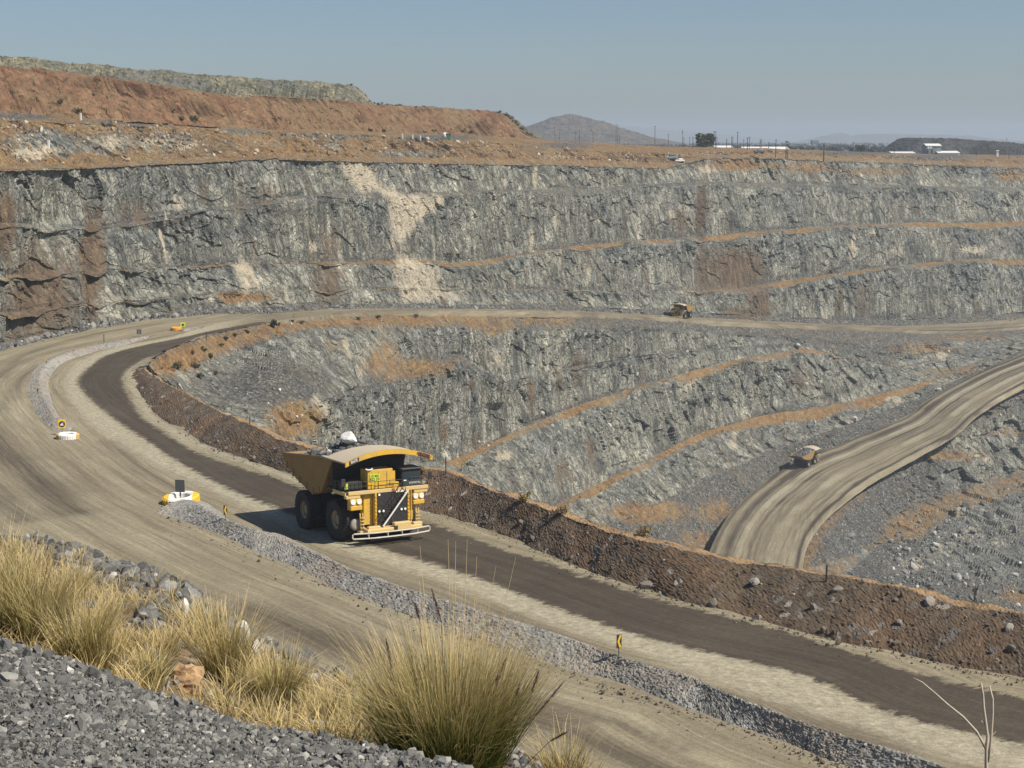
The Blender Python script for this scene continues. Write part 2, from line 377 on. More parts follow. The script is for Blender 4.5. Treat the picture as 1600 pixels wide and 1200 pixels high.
up_st = [('s', .15, (75, 222, 48, 16)), ('p', .62, (42, 238, 26, 9)), ('p', .55, (75, 235, 26, 11)), ('s', .3, (170, 222, 26, 14)), ('p', .6, (172, 222, 20, 12)), ('s', .35, (250, 222, 40, 12)), ('p', .6, (240, 222, 25, 9)), ('p', .55, (290, 228, 22, 7)),
         ('s', .3, (520, 228, 10, 6)), ('p', .55, (522, 230, 8, 6)), ('s', .2, (250, 190, 90, 5)), ('t', .9, (250, 190, 100, 5)), ('s', .25, (680, 215, 50, 4)), ('t', .9, (690, 216, 60, 4)), ('s', .3, (30, 181, 60, 5)), ('t', .9, (30, 181, 60, 5)),
         ('s', .3, (380, 203, 30, 4)), ('t', .8, (520, 213, 60, 4)), ('s', .3, (520, 213, 60, 3)), ('s', .35, (880, 228, 40, 5)), ('t', .8, (880, 228, 40, 5)), ('t', .8, (1330, 240, 60, 3)), ('s', .3, (1330, 240, 60, 3)), ('t', .9, (1460, 246, 50, 4)), ('s', .25, (1460, 246, 50, 4)),
         ('s', .3, (640, 240, 40, 5)), ('p', .5, (870, 246, 30, 4)), ('b', .6, (990, 246, 30, 6)), ('b', .5, (840, 242, 20, 4))]
_, V_up = sheet('upper_ground', up_lines, [10, 70, 26, 16, 10, 8], ['soil', 'wface', 'soil', 'soil', 'none', 'none'], TERRAIN, [.62, .66, .70, .6, .35, .1], [.2, .12, .25, .45, .6, .9], stains=up_st)

# ---- benches stepping down into the pit from the outer edge of the road
pm = np.arange(217, 1671, 1.0)
def ln(pts):
    a = tab(pts, 1); b_ = tab(pts, 2)
    return PY(pm, a(pm), b_(pm))
M0 = [(203, 587), (230, 570), (260, 548), (300, 533), (330, 524), (380, 512), (430, 503), (500, 496), (560, 492), (600, 490), (700, 489), (900, 491), (1000, 496), (1080, 503), (1200, 509), (1300, 513), (1400, 517), (1450, 520), (1520, 519), (1600, 514), (1670, 510)]
M0py = tab(M0)
m0r = PR(pm, M0py(pm)); M0Yt = tab([(430, 402), (520, 445), (600, 485), (700, 532), (840, 600), (900, 630), (1000, 688), (1063, 727), (1200, 793), (1300, 838), (1400, 880), (1500, 916), (1600, 948), (1670, 968)])
wm = np.clip((pm - 440) / 80, 0, 1)
M0Y = m0r[:, 1] * (1 - wm) + M0Yt(pm) * wm
M1py = tab([(203, 594), (240, 582), (280, 572), (300, 570), (340, 558), (400, 540), (450, 520), (500, 512), (600, 507), (720, 513), (780, 516), (860, 520), (920, 513), (1000, 511), (1100, 519), (1200, 525), (1280, 530), (1350, 538), (1430, 540), (1500, 534), (1600, 522), (1670, 517)])
M1dy = tab([(203, 3), (300, 10), (430, 12), (600, 13), (720, 12), (840, 8), (1000, 12), (1120, 9), (1200, 10), (1300, 16), (1400, 20), (1500, 22), (1600, 14), (1670, 12)])
L_M0 = PY(pm, M0py(pm), M0Y); L_M1 = PY(pm, M1py(pm), M0Y - M1dy(pm))
A_in = [(203, 612, 249), (300, 652, 290), (430, 692, 302), (500, 704, 335), (560, 716, 392), (640, 722, 455), (700, 722, 503), (721, 712, 517), (840, 657, 584), (930, 625, 630), (1015, 598, 676), (1145, 563, 745), (1250, 544, 789), (1300, 552, 806), (1400, 575, 846), (1500, 555, 876), (1600, 532, 914), (1670, 524, 932)]
M2pts = [(203, 600, 258), (240, 602, 280), (300, 622, 308), (350, 630, 318), (400, 630, 322), (440, 628, 326), (500, 628, 345), (560, 604, 405), (640, 586, 470), (700, 555, 517), (740, 553, 538)]
Aw = tab([(203, 0), (690, 0), (720, 1), (1230, 1), (1290, .1), (1670, 0)])(pm)
L_A = ln(A_in); L_Ao = PY(pm, tab(A_in)(pm) + 12 * Aw * np.clip(1 + 1.3 * wig(pm, 7, 40.), .35, 2), tab(A_in, 2)(pm) - 1 - 8 * Aw)
m2a = ln(M2pts); mid = 0.5 * (L_M1 + L_A); w2_ = np.clip((pm - 720) / 60, 0, 1)[:, None]
L_M2 = m2a * (1 - w2_) + mid * w2_
sw2 = tab([(203, 0), (520, 0), (560, 1), (720, 1), (760, 0), (1670, 0)])(pm)
p2x, p2y = proj(L_M2); L_M2o = PY(pm, p2y + 1.5 + 9 * sw2, L_M2[:, 1] - 1 - 13 * sw2)
B_in = [(203, 622, 246), (300, 667, 272), (430, 707, 280), (500, 722, 302), (560, 737, 355), (640, 748, 405), (700, 762, 445), (760, 782, 485), (850, 800, 540), (870, 790, 561), (1000, 724, 637), (1100, 674, 706), (1190, 649, 748), (1285, 636, 778), (1348, 622, 803), (1425, 603, 832), (1500, 578, 856), (1560, 556, 878), (1600, 540, 900), (1670, 531, 916)]
Bw = tab([(203, 0), (850, 0), (880, 1), (1400, 1), (1470, .2), (1670, 0)])(pm)
L_B = ln(B_in); L_Bo = PY(pm, tab(B_in)(pm) + 12 * Bw * np.clip(1 + 1.3 * wig(pm, 8, 40.), .35, 2), tab(B_in, 2)(pm) - 1 - 7 * Bw)
C_in = [(203, 626, 245), (300, 671, 265), (430, 712, 271), (500, 730, 290), (640, 760, 390), (760, 795, 465), (860, 818, 535), (955, 823, 574), (1000, 802, 600), (1060, 772, 640), (1100, 752, 672), (1150, 732, 695), (1200, 708, 722), (1260, 688, 748), (1330, 662, 776), (1400, 636, 808), (1450, 616, 826), (1500, 592, 847), (1560, 567, 868), (1600, 546, 890), (1670, 538, 905)]
RL = [(203, 628, 244), (300, 675, 258), (430, 715, 265), (500, 735, 285), (640, 770, 380), (760, 800, 440), (860, 828, 520), (955, 862, 556), (1000, 875, 572), (1060, 885, 600), (1100, 880, 625), (1112, 862, 640), (1140, 803, 665), (1180, 767, 690), (1240, 727, 733), (1330, 690, 766), (1420, 650, 798), (1450, 627, 815), (1500, 601, 840), (1520, 590, 848), (1600, 553, 880), (1670, 530, 897)]
RR = [(203, 630, 243), (300, 677, 256), (430, 717, 263), (640, 772, 378), (860, 830, 518), (955, 866, 553), (1060, 892, 592), (1100, 905, 600), (1245, 906, 604), (1250, 870, 618), (1258, 848, 628), (1290, 800, 656), (1350, 755, 695), (1420, 715, 731), (1480, 680, 766), (1530, 640, 792), (1600, 600, 826), (1670, 566, 850)]
S1 = [(203, 632, 242), (430, 719, 262), (640, 774, 376), (860, 832, 516), (1060, 896, 588), (1240, 912, 600), (1262, 888, 610), (1330, 868, 640), (1400, 826, 684), (1440, 806, 708), (1500, 775, 738), (1600, 742, 790), (1670, 724, 815)]
S2 = [(203, 634, 241), (430, 721, 261), (640, 776, 374), (860, 834, 514), (1060, 900, 585), (1240, 918, 597), (1262, 905, 602), (1330, 893, 626), (1380, 846, 664), (1440, 840, 680), (1500, 806, 712), (1600, 768, 765), (1670, 750, 790)]
S3 = [(203, 640, 240), (430, 728, 258), (640, 785, 368), (860, 850, 505), (1060, 910, 575), (1240, 935, 588), (1330, 945, 594), (1450, 966, 590), (1600, 1000, 588), (1670, 1015, 586)]
crest_px = [(203, 576), (232, 572), (240, 585), (275, 608), (350, 646), (455, 692), (560, 712), (630, 728), (700, 738), (760, 762), (830, 787), (900, 810), (1000, 845), (1165, 877), (1340, 908), (1480, 939), (1620, 966), (1700, 986)]
Nn = PR(pm, tab(crest_px)(pm) + 6); Nn[:, 1] += 4.5; Nn[:, 2] -= 2.2
def half(a, b_, t): return a * (1 - t) + b_ * t
cpy = tab(crest_px)(pm); crY = PR(pm, cpy, 1.2)[:, 1]
def behind(L, k):
    # near the nose of the road bend the benches stay behind the crest of the berm
    w_ = np.clip((305 - pm) / 35, 0, 1)[:, None]; x_, y_ = proj(L)
    return L * (1 - w_) + PY(pm, np.minimum(y_, cpy - 1.5 + .05 * k), np.minimum(np.maximum(L[:, 1], crY + 3.5 - .05 * k), M0Y - .3 - .05 * k)) * w_
L_M1, L_M2, L_M2o, L_A, L_Ao, L_B, L_Bo = [behind(L, k) for k, L in enumerate((L_M1, L_M2, L_M2o, L_A, L_Ao, L_B, L_Bo))]
_ln = ln
def ln(pts, _k=[8]): _k[0] += 1; return behind(_ln(pts), _k[0])
blk_lines = [L_M0, L_M1, L_M2, L_M2o, L_A, L_Ao, L_B, L_Bo, ln(C_in), ln(RL), ln(RR), ln(S1), ln(S2), ln(S3), Nn]
mid_st = [
    ('s', .75, [(203, 590), (262, 545), (430, 500), (640, 490), (905, 491), (880, 503), (800, 500), (760, 508), (700, 505), (640, 514), (500, 512), (440, 520), (330, 560), (300, 585), (260, 590)]), ('s', .55, (770, 515, 25, 14)), ('s', .5, (520, 540, 20, 12)),
    ('s', .8, (462, 655, 40, 28)), ('s', .7, (650, 575, 60, 14)), ('s', .6, (600, 560, 30, 30)), ('p', .45, [(540, 530), (570, 520), (585, 590), (545, 610)]), ('p', .62, (536, 545, 4, 22)), ('t', .7, [(300, 590), (400, 560), (520, 570), (520, 620), (400, 640), (330, 625)]), ('f', .3, [(300, 590), (400, 560), (520, 570), (520, 620), (400, 640), (330, 625)]),
    ('p', .62, [(757, 552), (775, 550), (800, 605), (795, 625)]), ('p', .5, [(500, 600), (520, 640), (500, 660), (470, 625)]),
    ('p', .62, [(1056, 598), (1093, 592), (1075, 620), (1058, 637)]), ('p', .6, (785, 712, 18, 10)), ('p', .5, (822, 772, 10, 6)), ('p', .6, [(1296, 530), (1308, 530), (1322, 575), (1310, 582)]), ('p', .55, (1470, 556, 14, 9)), ('p', .5, (1395, 625, 22, 8)), ('p', .5, (1145, 692, 12, 18)),
    ('b', .8, (830, 620, 5, 25)), ('b', .6, (872, 600, 5, 20)), ('b', .6, (905, 575, 12, 30)), ('b', .7, (702, 670, 5, 28)), ('b', .5, (1250, 590, 25, 22)), ('b', .6, (875, 740, 8, 20)), ('b', .6, (922, 700, 6, 18)), ('b', .5, (745, 690, 14, 16)), ('b', .6, (735, 602, 8, 10)),
    ('t', .85, [(905, 492), (1180, 500), (1180, 522), (1000, 510), (920, 512)]), ('t', .9, [(1180, 505), (1420, 516), (1400, 560), (1300, 548), (1200, 530)]), ('f', 0, [(1280, 525), (1600, 510), (1600, 550), (1430, 600), (1300, 560)]),
    ('s', .55, (1440, 545, 60, 8)), ('s', .5, (1490, 580, 60, 8)), ('s', .5, (1530, 528, 60, 6)), ('s', .75, (1005, 800, 60, 14)), ('b', .35, (1000, 805, 40, 30)), ('s', .6, (1120, 800, 22, 18)), ('s', .6, (1090, 845, 25, 14)),
    ('s', .66, [(1245, 890), (1262, 840), (1330, 770), (1350, 772), (1290, 830), (1272, 880), (1310, 886)]), ('s', .62, [(1350, 760), (1440, 705), (1470, 700), (1400, 730)]), ('s', .5, [(1530, 640), (1600, 600), (1600, 612), (1540, 650)]),
    ('s', .6, [(1370, 850), (1385, 810), (1450, 780), (1600, 735), (1600, 755), (1480, 800), (1440, 845)]), ('p', .35, [(1385, 845), (1420, 805), (1455, 815), (1430, 845)]), ('s', .6, (1480, 712, 60, 8)), ('s', .5, (1580, 675, 40, 6)), ('s', .6, (1590, 930, 30, 14)), ('p', .45, (1520, 830, 22, 12)), ('p', .4, (1470, 860, 30, 16)),
    ('f', .7, [(1460, 680), (1600, 630), (1600, 740), (1500, 770)]), ('t', .15, [(1470, 690), (1600, 630), (1600, 740), (1500, 770)]), ('p', .5, (1540, 720, 20, 8)), ('p', .5, (1500, 800, 14, 10)), ('p', .45, (1560, 850, 20, 12)), ('p', .5, (1430, 880, 26, 12)), ('b', .45, (1545, 640, 40, 10)),
    ('t', .35, [(1450, 740), (1600, 690), (1600, 735), (1480, 770)]), ('t', .3, [(1440, 820), (1600, 770), (1600, 900), (1450, 900)]),
]
def mid_extra(P, si, vv):
    x, y = proj(P); g = np.zeros(x.shape)
    # berm along the right-hand side and shoulder of the lower ramp; ledges left standing
    reg = np.clip((x - 1370) / 50, 0, 1) * np.clip((y - 620) / 20, 0, 1) * ((si >= 10) & (si <= 12))[:, None]
    g += reg * (3.6 * worley(P / np.array([14., 14., 9.]), 61, 1.2) + 0.9 * worley(P / 5.0, 62, 1.3))
    fb = ((si == 7) | (si == 5))[:, None] * np.clip(np.minimum(vv, 1 - vv) * 6, 0, 1)[:, None] * np.clip((x - 900) / 100, 0, 1)
    g += fb * 2.2 * worley(P / np.array([9., 9., 13.]), 71, 1.3)
    g -= np.where((si == 9)[:, None], 2.5 * np.sin(np.pi * np.clip(vv, 0, 1))[:, None] ** .4, 0)
    for cx, wd, dp, y0, y1 in ((775, 12, 3.2, 540, 640), (700, 7, -3, 630, 720), (905, 10, -2, 520, 620), (1310, 14, -2.2, 520, 590), (1250, 12, -2, 560, 640), (540, 14, 2.4, 520, 620)):
        g += dp * np.exp(-((x - cx) / wd) ** 2) * np.clip((y - y0) / 12, 0, 1) * np.clip((y1 - y) / 12, 0, 1)
    return g
o_mid, V_mid = sheet('pit_benches', blk_lines, [14, 40, 5, 62, 7, 66, 7, 40, 40, 30, 72, 16, 80, 6],
      ['soil', 'face', 'floor', 'face', 'floor', 'face', 'floor', 'face', 'talus', 'ramp', 'talus', 'floor', 'talus', 'none'], TERRAIN,
      [.32, .02, .3, .05, .86, .02, .88, .02, .26, .5, .18, .40, .12, .3], [.6, .12, .6, .1, .3, .08, .25, .3, .88, .3, .85, .3, .68, .5], stains=mid_st, extra=mid_extra)
# ------------------------------------------------------------ haul roads
def mat_road():
    m, nt, b = newmat('haul_road_dirt'); T = NT(nt)
    us = T.attr('us').outputs['Color']; dark = T.attr('dark').outputs['Fac']; light = T.attr('light').outputs['Fac']; wet = T.attr('wet').outputs['Fac']
    def uv(a, b_):
        v = T.n('ShaderNodeVectorMath', operation='MULTIPLY'); T.l(us, v.inputs[0]); v.inputs[1].default_value = (a, b_, 1); return v.outputs[0]
    p = T.pos()
    s1 = T.noise(uv(0.55, 0.012), 1.0, 5, 0.7, 0.3); s2 = T.noise(uv(1.7, 0.05), 1.0, 4, 0.7, 0.2); n1 = T.noise(p, 0.09, 4, 0.6); n2 = T.noise(p, 2.2, 4, 0.75); n3 = T.noise(p, 9.0, 2, 0.7)
    c = T.ramp(s1, [(0.3, (0.145, 0.122, 0.082)), (0.45, (0.225, 0.194, 0.132)), (0.6, (0.29, 0.255, 0.176)), (0.75, (0.36, 0.322, 0.228))])
    s3 = T.noise(uv(5.0, 0.10), 1.0, 3, 0.7, 0.2)
    c = T.mix(0.5, c, T.ramp(s3, [(0.3, 0.6), (0.5, 1.0), (0.7, 1.35)]), 'MULTIPLY')
    c = T.mix(0.5, c, T.ramp(s2, [(0.3, 0.62), (0.5, 1.0), (0.7, 1.3)]), 'MULTIPLY')
    c = T.mix(T.ramp(n1, [(0.4, 0.0), (0.65, 0.45)]), c, (0.185, 0.16, 0.112))
    lm = thr(T, light, T.noise(uv(1.0, 0.35), 1.0, 5, 0.75), 0.25)
    lc = T.ramp(T.noise(p, 1.1, 5, 0.8), [(0.3, (0.25, 0.224, 0.162)), (0.55, (0.345, 0.313, 0.228)), (0.75, (0.44, 0.405, 0.30))])
    c = T.mix(lm, c, lc)
    dm = thr(T, dark, T.noise(uv(0.5, 0.9), 1.0, 4, 0.8), 0.10)
    dc = T.ramp(T.noise(uv(0.8, 0.02), 1.0, 5, 0.75), [(0.3, (0.050, 0.041, 0.031)), (0.55, (0.072, 0.060, 0.046)), (0.8, (0.115, 0.096, 0.072))])
    dc = T.mix(T.ramp(n1, [(0.45, 0.0), (0.75, 0.4)]), dc, (0.115, 0.097, 0.074))
    c = T.mix(dm, c, dc)
    c = T.mix(T.math('MULTIPLY', wet, T.ramp(s2, [(0.3, 1.3), (0.7, 0.7)]), None, True), c, (0.075, 0.061, 0.046))
    c = T.mix(0.55, c, T.ramp(n2, [(0.25, 0.6), (0.5, 1.0), (0.75, 1.4)]), 'MULTIPLY')
    c = T.mix(0.35, c, T.ramp(n3, [(0.3, 0.6), (0.5, 1.0), (0.7, 1.45)]), 'MULTIPLY')
    T.l(c, b.inputs['Base Color']); b.inputs['Roughness'].default_value = 0.95; b.inputs['Specular IOR Level'].default_value = 0.15
    T.bump(T.math('ADD', T.math('MULTIPLY', n2, 0.5), T.math('ADD', s2, T.math('MULTIPLY', n3, 0.3))), 0.7, 0.16, b)
    return m
ROAD = mat_road()
D_px = [(1900, 1235), (1700, 1190), (1600, 1165), (1390, 1112), (1250, 1053), (1040, 1004), (905, 962), (765, 910), (607, 860), (520, 828), (430, 793), (332, 751), (245, 699), (168, 646), (133, 615), (122, 594), (140, 573), (168, 555), (217, 541), (266, 531), (330, 517), (400, 504), (470, 493), (560, 486)]
E_px = [(1900, 1170), (1700, 1115), (1600, 1091), (1390, 1039), (1250, 993), (1080, 951), (975, 920), (870, 885), (765, 850), (670, 818), (580, 795), (483, 765), (420, 744), (350, 723), (280, 692), (228, 657), (210, 636), (191, 597), (196, 580), (224, 562), (266, 548), (308, 527), (350, 519), (385, 513), (430, 502)]
L_px = [(1900, 1300), (1700, 1240), (1600, 1210), (1477, 1182), (1320, 1133), (1180, 1088), (1040, 1035), (905, 990), (782, 944), (660, 899), (520, 855), (430, 815), (350, 776), (245, 727), (168, 681), (130, 650), (105, 615), (103, 588), (128, 566), (160, 549), (217, 536), (266, 527)]
def plan(pts):
    a = np.array(pts, float); return PR(a[:, 0], a[:, 1])[:, :2]
def cat(P, n=6):
    """smooth curve through plan points"""
    P = np.asarray(P, float); out = []
    Q = np.vstack([2 * P[0] - P[1], P, 2 * P[-1] - P[-2]])
    for i in range(1, len(Q) - 2):
        for k in range(n):
            t = k / n
            out.append(0.5 * (2 * Q[i] + (Q[i + 1] - Q[i - 1]) * t + (2 * Q[i - 1] - 5 * Q[i] + 4 * Q[i + 1] - Q[i + 2]) * t * t + (3 * Q[i] - Q[i - 1] - 3 * Q[i + 1] + Q[i + 2]) * t ** 3))
    out.append(P[-1]); return np.array(out)
def near(X, C):
    """signed distance (left of the direction of travel is positive) and arc length"""
    best = np.full(len(X), 1e9); sg = np.zeros(len(X)); ss = np.zeros(len(X)); acc = 0
    for a, b_ in zip(C[:-1], C[1:]):
        e = b_ - a; L = np.hypot(*e) + 1e-9; r = X - a
        t = np.clip((r @ e) / L ** 2, 0, 1); q = r - t[:, None] * e; d = np.hypot(q[:, 0], q[:, 1])
        m = d < best; best = np.where(m, d, best); sg = np.where(m, np.sign(e[0] * r[:, 1] - e[1] * r[:, 0]), sg); ss = np.where(m, acc + t * L, ss); acc += L
    return best * sg, ss
def inpoly(X, C):
    ins = np.zeros(len(X), bool); x0, y0 = C[-1]
    for x1, y1 in C:
        c = ((y0 > X[:, 1]) != (y1 > X[:, 1])) & (X[:, 0] < (x1 - x0) * (X[:, 1] - y0) / (y1 - y0 + 1e-12) + x0); ins ^= c; x0, y0 = x1, y1
    return ins
Dc, Ec, Lc = cat(plan(D_px)), cat(plan(E_px)), cat(plan(L_px))
gx = np.arange(-150, 75, 0.8); gy = np.arange(58, 450, 0.8)
GX, GY = np.meshgrid(gx, gy); X = np.stack([GX.ravel(), GY.ravel()], 1)
inner = np.array(crest_px, float)[::-1]
Cc = PR(inner[:, 0], inner[:, 1], 2.2)[:, :2]
tl_ = np.array([PR(q, toe(q) - 1)[:2] for q in (540, 470, 400, 330, 240, 130, 60, 0, -70)]) + np.array([0, 5.0])
m0_ = np.array([PR(q, M0py(q))[:2] for q in (540, 500, 470, 430, 405, 380, 355, 330, 315, 300, 280, 260, 245, 230)]) - np.array([0, 0.6])
poly = np.vstack([Cc, [[-150, 40], [-150, 330]], tl_, m0_, [[-62, 262]]])
Cc2 = cat(Cc[::-1], 3)
keep = inpoly(X, np.vstack([cat(Cc, 2), m0_[::-1], tl_, [[-150, 330], [-150, 40], [80, 40]]]))
keep |= np.abs(near(X, cat(Cc[::-1], 2))[0]) < 1.5
kpx, _ = proj(np.stack([X[:, 0], X[:, 1], zr(X[:, 1])], 1)); keep &= ~((kpx > 462) & (X[:, 1] > 350))
Z = zr(X[:, 1]) + 0.12 * fbm(np.stack([X[:, 0], X[:, 1], 0 * X[:, 0]], 1) / 6.0, 3, 61)
Gf = grid_faces(len(gy), len(gx)); Gf = Gf[keep[Gf].all(1)]
used = np.unique(Gf); remap = np.zeros(len(X), int); remap[used] = np.arange(len(used))
X = X[used]; Z = Z[used]
dD, sD = near(X, Dc); dE, _ = near(X, Ec); dL, _ = near(X, Lc)
sgn = -1  # the dark lane lies to the right of the direction of travel
dark = np.clip(0.5 + np.minimum(np.abs(dD), np.abs(dE)) * np.where(inpoly(X, np.vstack([Dc, Ec[::-1]])), 1, -1) / 3.2, 0, 1)
lightm = np.clip(0.5 + np.minimum(np.abs(dD), np.abs(dL)) * np.where(inpoly(X, np.vstack([Dc, Lc[::-1]])), 1, -1) / 3.0, 0, 1)
qx, qy = proj(np.stack([X[:, 0], X[:, 1], Z], 1))
wet = np.zeros(len(X))
for pts, wd_, s_ in (([(-60, 640), (0, 700), (60, 750), (115, 800)], 2.6, .8), ([(-60, 720), (0, 775), (40, 812)], 2.0, .6), ([(380, 955), (460, 985), (560, 1022), (700, 1075), (850, 1130)], 2.6, .75), ([(800, 1105), (900, 1150), (1000, 1190), (1080, 1225)], 1.2, .7), ([(862, 1098), (960, 1128), (1070, 1170)], .7, .45),
                     ([(170, 690), (240, 745), (330, 790)], 2.0, .25), ([(0, 590), (30, 560), (80, 540), (160, 520), (250, 505)], 1.2, .5), ([(0, 640), (20, 610), (60, 570)], 1.4, .3), ([(330, 812), (400, 842), (520, 880), (660, 925), (800, 975), (1000, 1045), (1200, 1105), (1400, 1170)], 1.6, .45)):
    d_, _ = near(X, cat(plan(pts))); wet = np.maximum(wet, s_ * np.exp(-(d_ / wd_) ** 2))
lightm = np.maximum(lightm, 0.62 * np.exp(-(near(X, cat(plan([(206, 582), (212, 605), (228, 640), (262, 668), (330, 702), (400, 728), (470, 752)])))[0] / 1.3) ** 2))
fd = np.clip((430 - qx) / 110, 0, 1) * (X[:, 1] > 300) + (X[:, 1] <= 300); lightm = lightm * fd; dark = np.where(X[:, 1] > 300, dark * np.clip((455 - qx) / 60, 0, 1), dark); wet = np.maximum(wet, (1 - fd) * .35)
road = mesh_np('haul_road', np.stack([X[:, 0], X[:, 1], Z], 1), remap[Gf], ROAD, True, 'structure')
set_attr(road, 'us', np.stack([dD, sD, 0 * sD, 0 * sD + 1], 1), 'FLOAT_COLOR'); set_attr(road, 'dark', dark); set_attr(road, 'light', lightm); set_attr(road, 'wet', wet)
TERR.append(road)
def strip_road(name, Lp, Rp, n, lights, wets, mat, crown=0.0, rut=0.0, base=0.5, bank=0.0):
    """road between two edges; across position as 0..1 for the wheel tracks"""
    t = np.concatenate([[-.05, -.02], np.linspace(0, 1, n - 4), [1.02, 1.05]])[None, :, None]
    V = Lp[:, None, :] * (1 - t) + Rp[:, None, :] * t
    wdt = np.linalg.norm(Rp - Lp, axis=1); s = np.concatenate([[0], np.cumsum(np.linalg.norm(np.diff(0.5 * (Lp + Rp), axis=0), axis=1))])
    tt = t[0, :, 0][None, :]; wob = 0.04 * fbm(np.stack([s / 30, 0 * s, 0 * s], 1), 3, 3)[:, None]
    L_ = np.zeros((len(s), n)); W_ = np.zeros((len(s), n))
    for c, w_, a in lights: L_ = np.maximum(L_, a * np.exp(-((tt - c + wob) / w_) ** 2))
    for c, w_, a in wets: W_ = np.maximum(W_, a * np.exp(-((tt - c + wob * 1.4) / w_) ** 2))
    am = np.clip(0.75 + 1.6 * fbm(np.stack([V[..., 0] / 16, V[..., 1] / 40, 0 * V[..., 0]], -1), 3, 12), .15, 1.2); L_ *= np.clip(am * 1.3, .6, 1.5); W_ *= np.clip(am[:, ::-1] * 1.5, 1.0, 1.7)
    skirt = np.where((t[..., 0] < -.03) | (t[..., 0] > 1.03), -2.0, 0.0) + np.where((t[..., 0] > .99) & (t[..., 0] < 1.03), bank, 0.0)
    base = base * np.clip(s / 70, -.2, 1)[:, None] - .12 * (s < 8)[:, None] if name == 'upper_haul_road' else base
    V[..., 2] += skirt + base - rut * W_ + crown * L_ + 0.25 * fbm(V / 5, 2, 6)
    o = mesh_np(name, V, grid_faces(len(s), n), mat, True, 'structure')
    us = np.stack([tt * wdt[:, None], np.repeat(s[:, None], n, 1), 0 * L_, 0 * L_ + 1], -1)
    set_attr(o, 'us', us, 'FLOAT_COLOR'); set_attr(o, 'dark', 0 * L_); set_attr(o, 'light', L_); set_attr(o, 'wet', W_); TERR.append(o)
    return o
pu = np.arange(425, 1672, 2.0)
aw = PY(pu, toe(pu) + 1.5, np.interp(pu, px, toeY)); bw_ = PY(pu, M0py(pu) - 1, np.interp(pu, pm, M0Y) - 1)
strip_road('upper_haul_road', aw, bw_, 16, [(.35, .2, .35), (.75, .15, .3)], [(.05, .1, .6), (.35, .2, .3), (.6, .12, .45), (.9, .15, .6)], ROAD, 0, 0, .4, .3)
rs = [((1085, 925), (1236, 940), -166), ((1097, 895), (1240, 910), -162.5), ((1110, 865), (1246, 885), -160), ((1125, 832), (1254, 850), -157.8), ((1145, 801), (1270, 822), -155.6), ((1180, 766), (1295, 795), -152.6), ((1240, 726), (1350, 753), -148.4), ((1330, 689), (1420, 714), -144), ((1420, 649), (1490, 674), -137.8), ((1450, 626), (1530, 640), -132.4), ((1520, 589), (1600, 600), -125.2), ((1600, 552), (1685, 562), -115.8), ((1655, 530), (1740, 540), -110.5)]
Lr = cat(np.array([PZ(a[0], a[1], z) for a, b_, z in rs]), 12); Rr = cat(np.array([PZ(b_[0], b_[1], z) for a, b_, z in rs]), 12)
strip_road('lower_ramp', Lr, Rr, 60, [(.09, .04, .3), (.31, .08, .8), (.52, .03, .3), (.68, .09, .5), (.90, .04, .35)], [(.17, .06, .95), (.42, .025, .8), (.56, .05, .35), (.6, .02, .5), (.79, .02, .3), (.985, .03, 1.0), (.015, .03, .9), (.25, .012, .7), (.35, .01, .5), (.49, .02, .5), (.86, .012, .5)], ROAD, 0.0, 0.10, .2, .25)

# ------------------------------------------------------------ berms and windrows of tipped rock
def mat_earth(name, stops, rockmix, rockcol):
    m, nt, b = newmat(name); T = NT(nt); p = T.pos()
    top = T.attr('top').outputs['Fac']
    c = T.ramp(T.noise(p, 0.45, 5, 0.72), stops)
    c = T.mix(T.ramp(T.noise(p, 0.12, 3, 0.6), [(0.42, 0.0), (0.62, 0.75)]), c, (stops[-1][1][0] * .85, stops[-1][1][1] * .74, stops[-1][1][2] * .66))
    sc = T.n('ShaderNodeSeparateColor'); T.l(T.vor(p, 1.6), sc.inputs[0])
    c = T.mix(T.ramp(sc.outputs[0], [(rockmix - .06, 0.0), (rockmix, 0.8)]), c, T.ramp(sc.outputs[1], [(0, tuple(x * .45 for x in rockcol)), (.8, rockcol), (1, tuple(min(1, x * 2.0) for x in rockcol))]))
    sc2 = T.n('ShaderNodeSeparateColor'); T.l(T.vor(p, 4.5 if name == 'berm_earth' else 8.0), sc2.inputs[0])
    c = T.mix(0.25, c, T.ramp(sc2.outputs[0], [(0, 0.6), (.5, .97), (1, 1.3)]), 'MULTIPLY')
    c = T.mix(0.6, c, T.ramp(T.noise(p, 2.2, 5, .75), [(.3, .55), (.5, 1.0), (.7, 1.45)]), 'MULTIPLY')
    c = T.mix(thr(T, top, T.noise(p, 0.5, 4, 0.7), .2), c, (0.33, 0.225, 0.125))
    T.l(c, b.inputs['Base Color']); b.inputs['Roughness'].default_value = 0.95; b.inputs['Specular IOR Level'].default_value = 0.15
    T.bump(T.math('ADD', T.math('MULTIPLY', sc2.outputs[0], .3), T.math('MULTIPLY', T.noise(p, 3.0, 5, .75), 1.6)), 0.6, 0.14, b)
    return m
EARTH = mat_earth('berm_earth', [(0.25, (0.070, 0.055, 0.041)), (0.45, (0.115, 0.088, 0.063)), (0.62, (0.145, 0.112, 0.080)), (0.8, (0.185, 0.137, 0.096))], .93, (0.20, 0.185, 0.165))
GREY = mat_earth('windrow_gravel', [(0.3, (0.20, 0.193, 0.175)), (0.5, (0.29, 0.282, 0.255)), (0.7, (0.37, 0.36, 0.325))], .93, (0.22, 0.22, 0.21))
